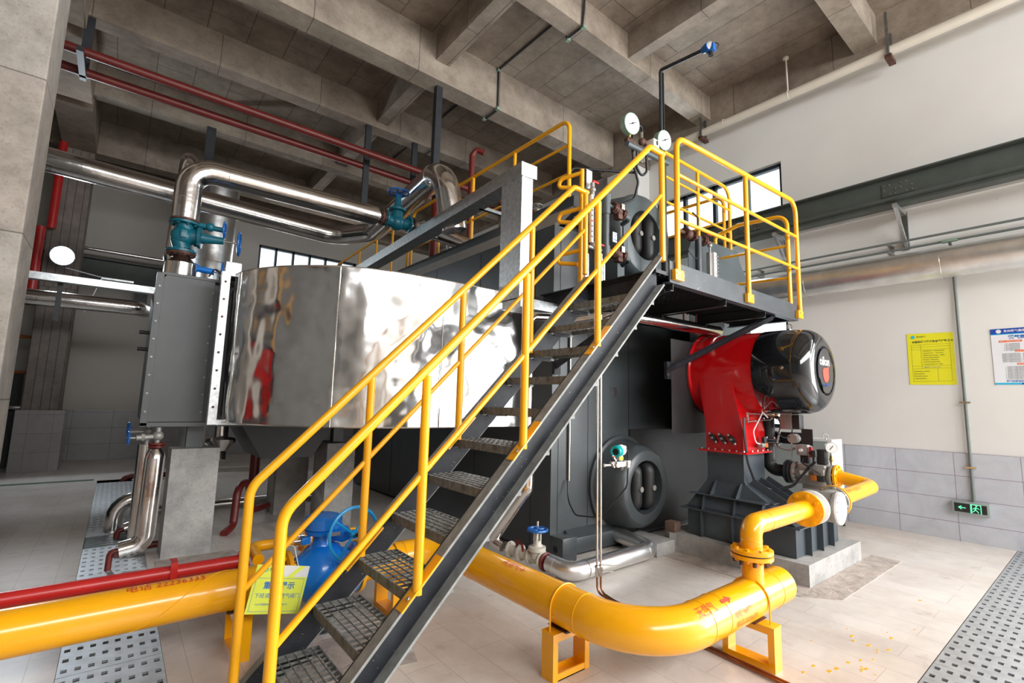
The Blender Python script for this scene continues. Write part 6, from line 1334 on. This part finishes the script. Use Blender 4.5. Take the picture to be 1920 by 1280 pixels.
for i, s_ in enumerate(['1.请保持通风良好，定期检查燃气设备。', '2.使用后请关闭阀门，严禁私自改装。', '3.发现漏气时请勿开启电器，开窗通风。', '4.请在安全地带拨打报警电话。', '5.燃气管道上严禁悬挂重物。', '6.请勿在燃气设施旁堆放杂物。', '7.如实配合安全检查人员入户检查。']):
    text(s_, 0.0125, at_(0.128, 0.365-0.0245*i), M['ink'], 'lettering', nb, sx=0.9)
for i, s_ in enumerate(['请妥善保管此卡，便于联系。', '请按规定使用燃气。', '严禁拆改燃气管道设施。', '如有疑问请及时联系。']): text(s_, 0.0125, at_(0.045, 0.140-0.026*i), M['ink'], 'lettering', nb, sx=0.9)
text('报警电话: 22236333 96977', 0.0135, at_(0.135, 0.184), M['inkblue'], 'lettering', nb, sx=0.95)
text('联系人  张工', 0.013, at_(0.045, 0.422), M['ink'], 'lettering', nb, sx=0.9) if False else None
po2 = thing('gas_safety_poster', 'white gas safety poster with blue header cut by the right edge of the photo', 'poster', (6.925, 0.6, 1.6))
PY_, PW_, PZ_, PH_ = 0.762, 0.80, 1.604, 0.566
pb = MB().box(6.924, PY_-PW_, PZ_, 6.929, PY_, PZ_+PH_).build('board', M['poster'], po2, False)
def at2(a, b): return flat((6.9225, PY_-a, PZ_+b), (0, -1, 0), (0, 0, 1))
MB().box(6.923, PY_-PW_, PZ_+PH_-0.055, 6.925, PY_, PZ_+PH_).build('header_band', M['posterblue'], pb, False)
MB().box(6.923, PY_-PW_, PZ_+PH_-0.062, 6.925, PY_, PZ_+PH_-0.055).box(6.923, PY_-0.19, PZ_, 6.925, PY_, PZ_+0.018).build('cyan_band', M['cyan'], pb, False, loose=True)
MB().box(6.923, PY_-PW_, PZ_, 6.925, PY_-0.19, PZ_+0.018).build('footer_band', M['posterblue'], pb, False)
MB().lathe((6.9235, PY_-0.06, PZ_+PH_-0.028), (-1, 0, 0), [(0, 0.020), (0.001, 0.020)], 20).build('emblem', M['white'], pb)
text('贵州燃气集团汇', 0.026, at2(0.095, PH_-0.037), M['white'], 'lettering', pb, bold=0.0005)
text('燃气安全温馨提示', 0.040, at2(0.125, PH_-0.105), M['inkblue'], 'heading', pb, bold=0.0015)
for (a, b, w_, s_) in ((0.055, 0.425, 0.165, '提示一：安全用气注意事项'), (0.24, 0.425, 0.165, '提示二：发现漏气'), (0.165, 0.325, 0.20, '提示三：严禁违规使用'), (0.17, 0.195, 0.20, '提示四：应急处理')):
    MB().box(6.923, PY_-a-w_, PZ_+b, 6.925, PY_-a, PZ_+b+0.020, 0.0).build('orange_band', M['orange'], pb, False)
    text(s_, 0.0135, at2(a+0.008, b+0.005), M['white'], 'lettering', pb, sx=0.9)
for i in range(5): text('%d. 燃气设备使用前检查' % (i+1), 0.0125, at2(0.09, 0.402-0.0155*i), M['ink'], 'lettering', pb, sx=0.9); text('%d. 立即关闭总阀' % (i+1), 0.0125, at2(0.26, 0.402-0.0155*i), M['ink'], 'lettering', pb, sx=0.9)
for i in range(6): text('根据燃气管理条例的规定，用户应当安全使用燃气，定期检查燃气管道设施', 0.0122, at2(0.07, 0.302-0.0155*i), M['ink'], 'lettering', pb, sx=0.98)
for i in range(9): text('%d. 发现燃气泄漏时请关闭阀门并开窗通风，切勿动用明火和电器' % (i+1), 0.0122, at2(0.085, 0.172-0.0150*i), M['ink'], 'lettering', pb, sx=0.98)
text('燃气抢修电话: 0851', 0.020, at2(0.085, 0.027), M['inkblue'], 'lettering', pb, bold=0.0005)
ex = thing('exit_sign', 'small lit green running man exit sign low on the tiled wall', 'sign', (6.90, 1.02, 0.28))
EY, EW, EZ, EH = 1.165, 0.285, 0.285, 0.125
MB().box(6.86, EY-EW, EZ, 6.918, EY, EZ+EH, 0.006).build('housing', M['grey_cab'], ex)
MB().box(6.8585, EY-EW+0.02, EZ+0.02, 6.861, EY-0.02, EZ+EH-0.018).build('face', M['sign_black'], ex, False)
E2 = flat((6.8575, EY-0.02, EZ+0.02), (0, -1, 0), (0, 0, 1)); EHH = EH-0.038
def pg(pts, mat, name, off=0.0):
    mb = MB(); mb.bm.faces.new([mb.bm.verts.new(E2(*p) + V((-off, 0, 0))) for p in pts]); return mb.build(name, mat, ex, False)
pg([(0.028, 0.045), (0.052, 0.064), (0.058, 0.060), (0.045, 0.049), (0.088, 0.047), (0.088, 0.040), (0.045, 0.040), (0.058, 0.028), (0.052, 0.025)], M['green_lit'], 'arrow')
mb = MB()
for a0, b0, a1, b1 in ((0.122, 0.0, 0.135, EHH), (0.122, EHH-0.006, 0.205, EHH), (0.198, 0.0, 0.205, EHH)): mb.bm.faces.new([mb.bm.verts.new(E2(*p)) for p in ((a0, b0), (a1, b0), (a1, b1), (a0, b1))])
mb.build('door_pictogram', M['green_lit'], ex, False)
mb = MB()
def limb(p, q, w_): 
    p, q = V((*p, 0)), V((*q, 0)); d = (q-p).normalized(); n_ = V((-d.y, d.x, 0))*w_/2
    mb.bm.faces.new([mb.bm.verts.new(E2(v.x, v.y)) for v in (p-n_, q-n_, q+n_, p+n_)])
limb((0.165, 0.062), (0.158, 0.035), 0.011); limb((0.158, 0.037), (0.176, 0.022), 0.007); limb((0.176, 0.024), (0.182, 0.006), 0.006); limb((0.157, 0.036), (0.146, 0.018), 0.007); limb((0.148, 0.020), (0.138, 0.014), 0.006)
limb((0.165, 0.060), (0.182, 0.050), 0.006); limb((0.182, 0.052), (0.190, 0.044), 0.005); limb((0.163, 0.060), (0.148, 0.050), 0.006); limb((0.149, 0.052), (0.143, 0.040), 0.005)
mb.bm.faces.new([mb.bm.verts.new(E2(0.168 + 0.0075*math.cos(R(a)), 0.074 + 0.0075*math.sin(R(a)))) for a in range(0, 360, 30)]); mb.build('running_man_pictogram', M['green_lit'], ex, False)
# white cabinet
wc_ = thing('white_cabinet', 'white metal cabinet on dark legs beside the gas valve', 'cabinet', (6.4, 2.5, 0))
MB().box(6.30, 2.05, 0.25, 6.62, 3.2, 0.975, 0.004).build('body', M['white'], wc_, False)
MB().box(6.29, 2.09, 0.28, 6.30, 3.16, 0.95).build('door', M['grey_cab'], wc_, False)
mb = MB(); mb.box(6.31, 2.06, 0, 6.34, 2.10, 0.25).box(6.58, 2.06, 0, 6.61, 2.10, 0.25).box(6.31, 3.15, 0, 6.34, 3.19, 0.25).box(6.58, 3.15, 0, 6.61, 3.19, 0.25); mb.build('leg', M['bracket'], wc_, False, loose=True)
MB().torus((6.33, 2.12, 1.01), (-0.8, -0.6, 0), 0.028, 0.006, 20, 6).cyl((6.33, 2.12, 0.97), (6.33, 2.12, 0.985), 0.012).build('lifting_eye', M['chrome'], wc_)
MB().box(6.31, 2.06, 0.19, 6.61, 3.19, 0.25).build('stand_frame', M['bracket'], wc_, False)
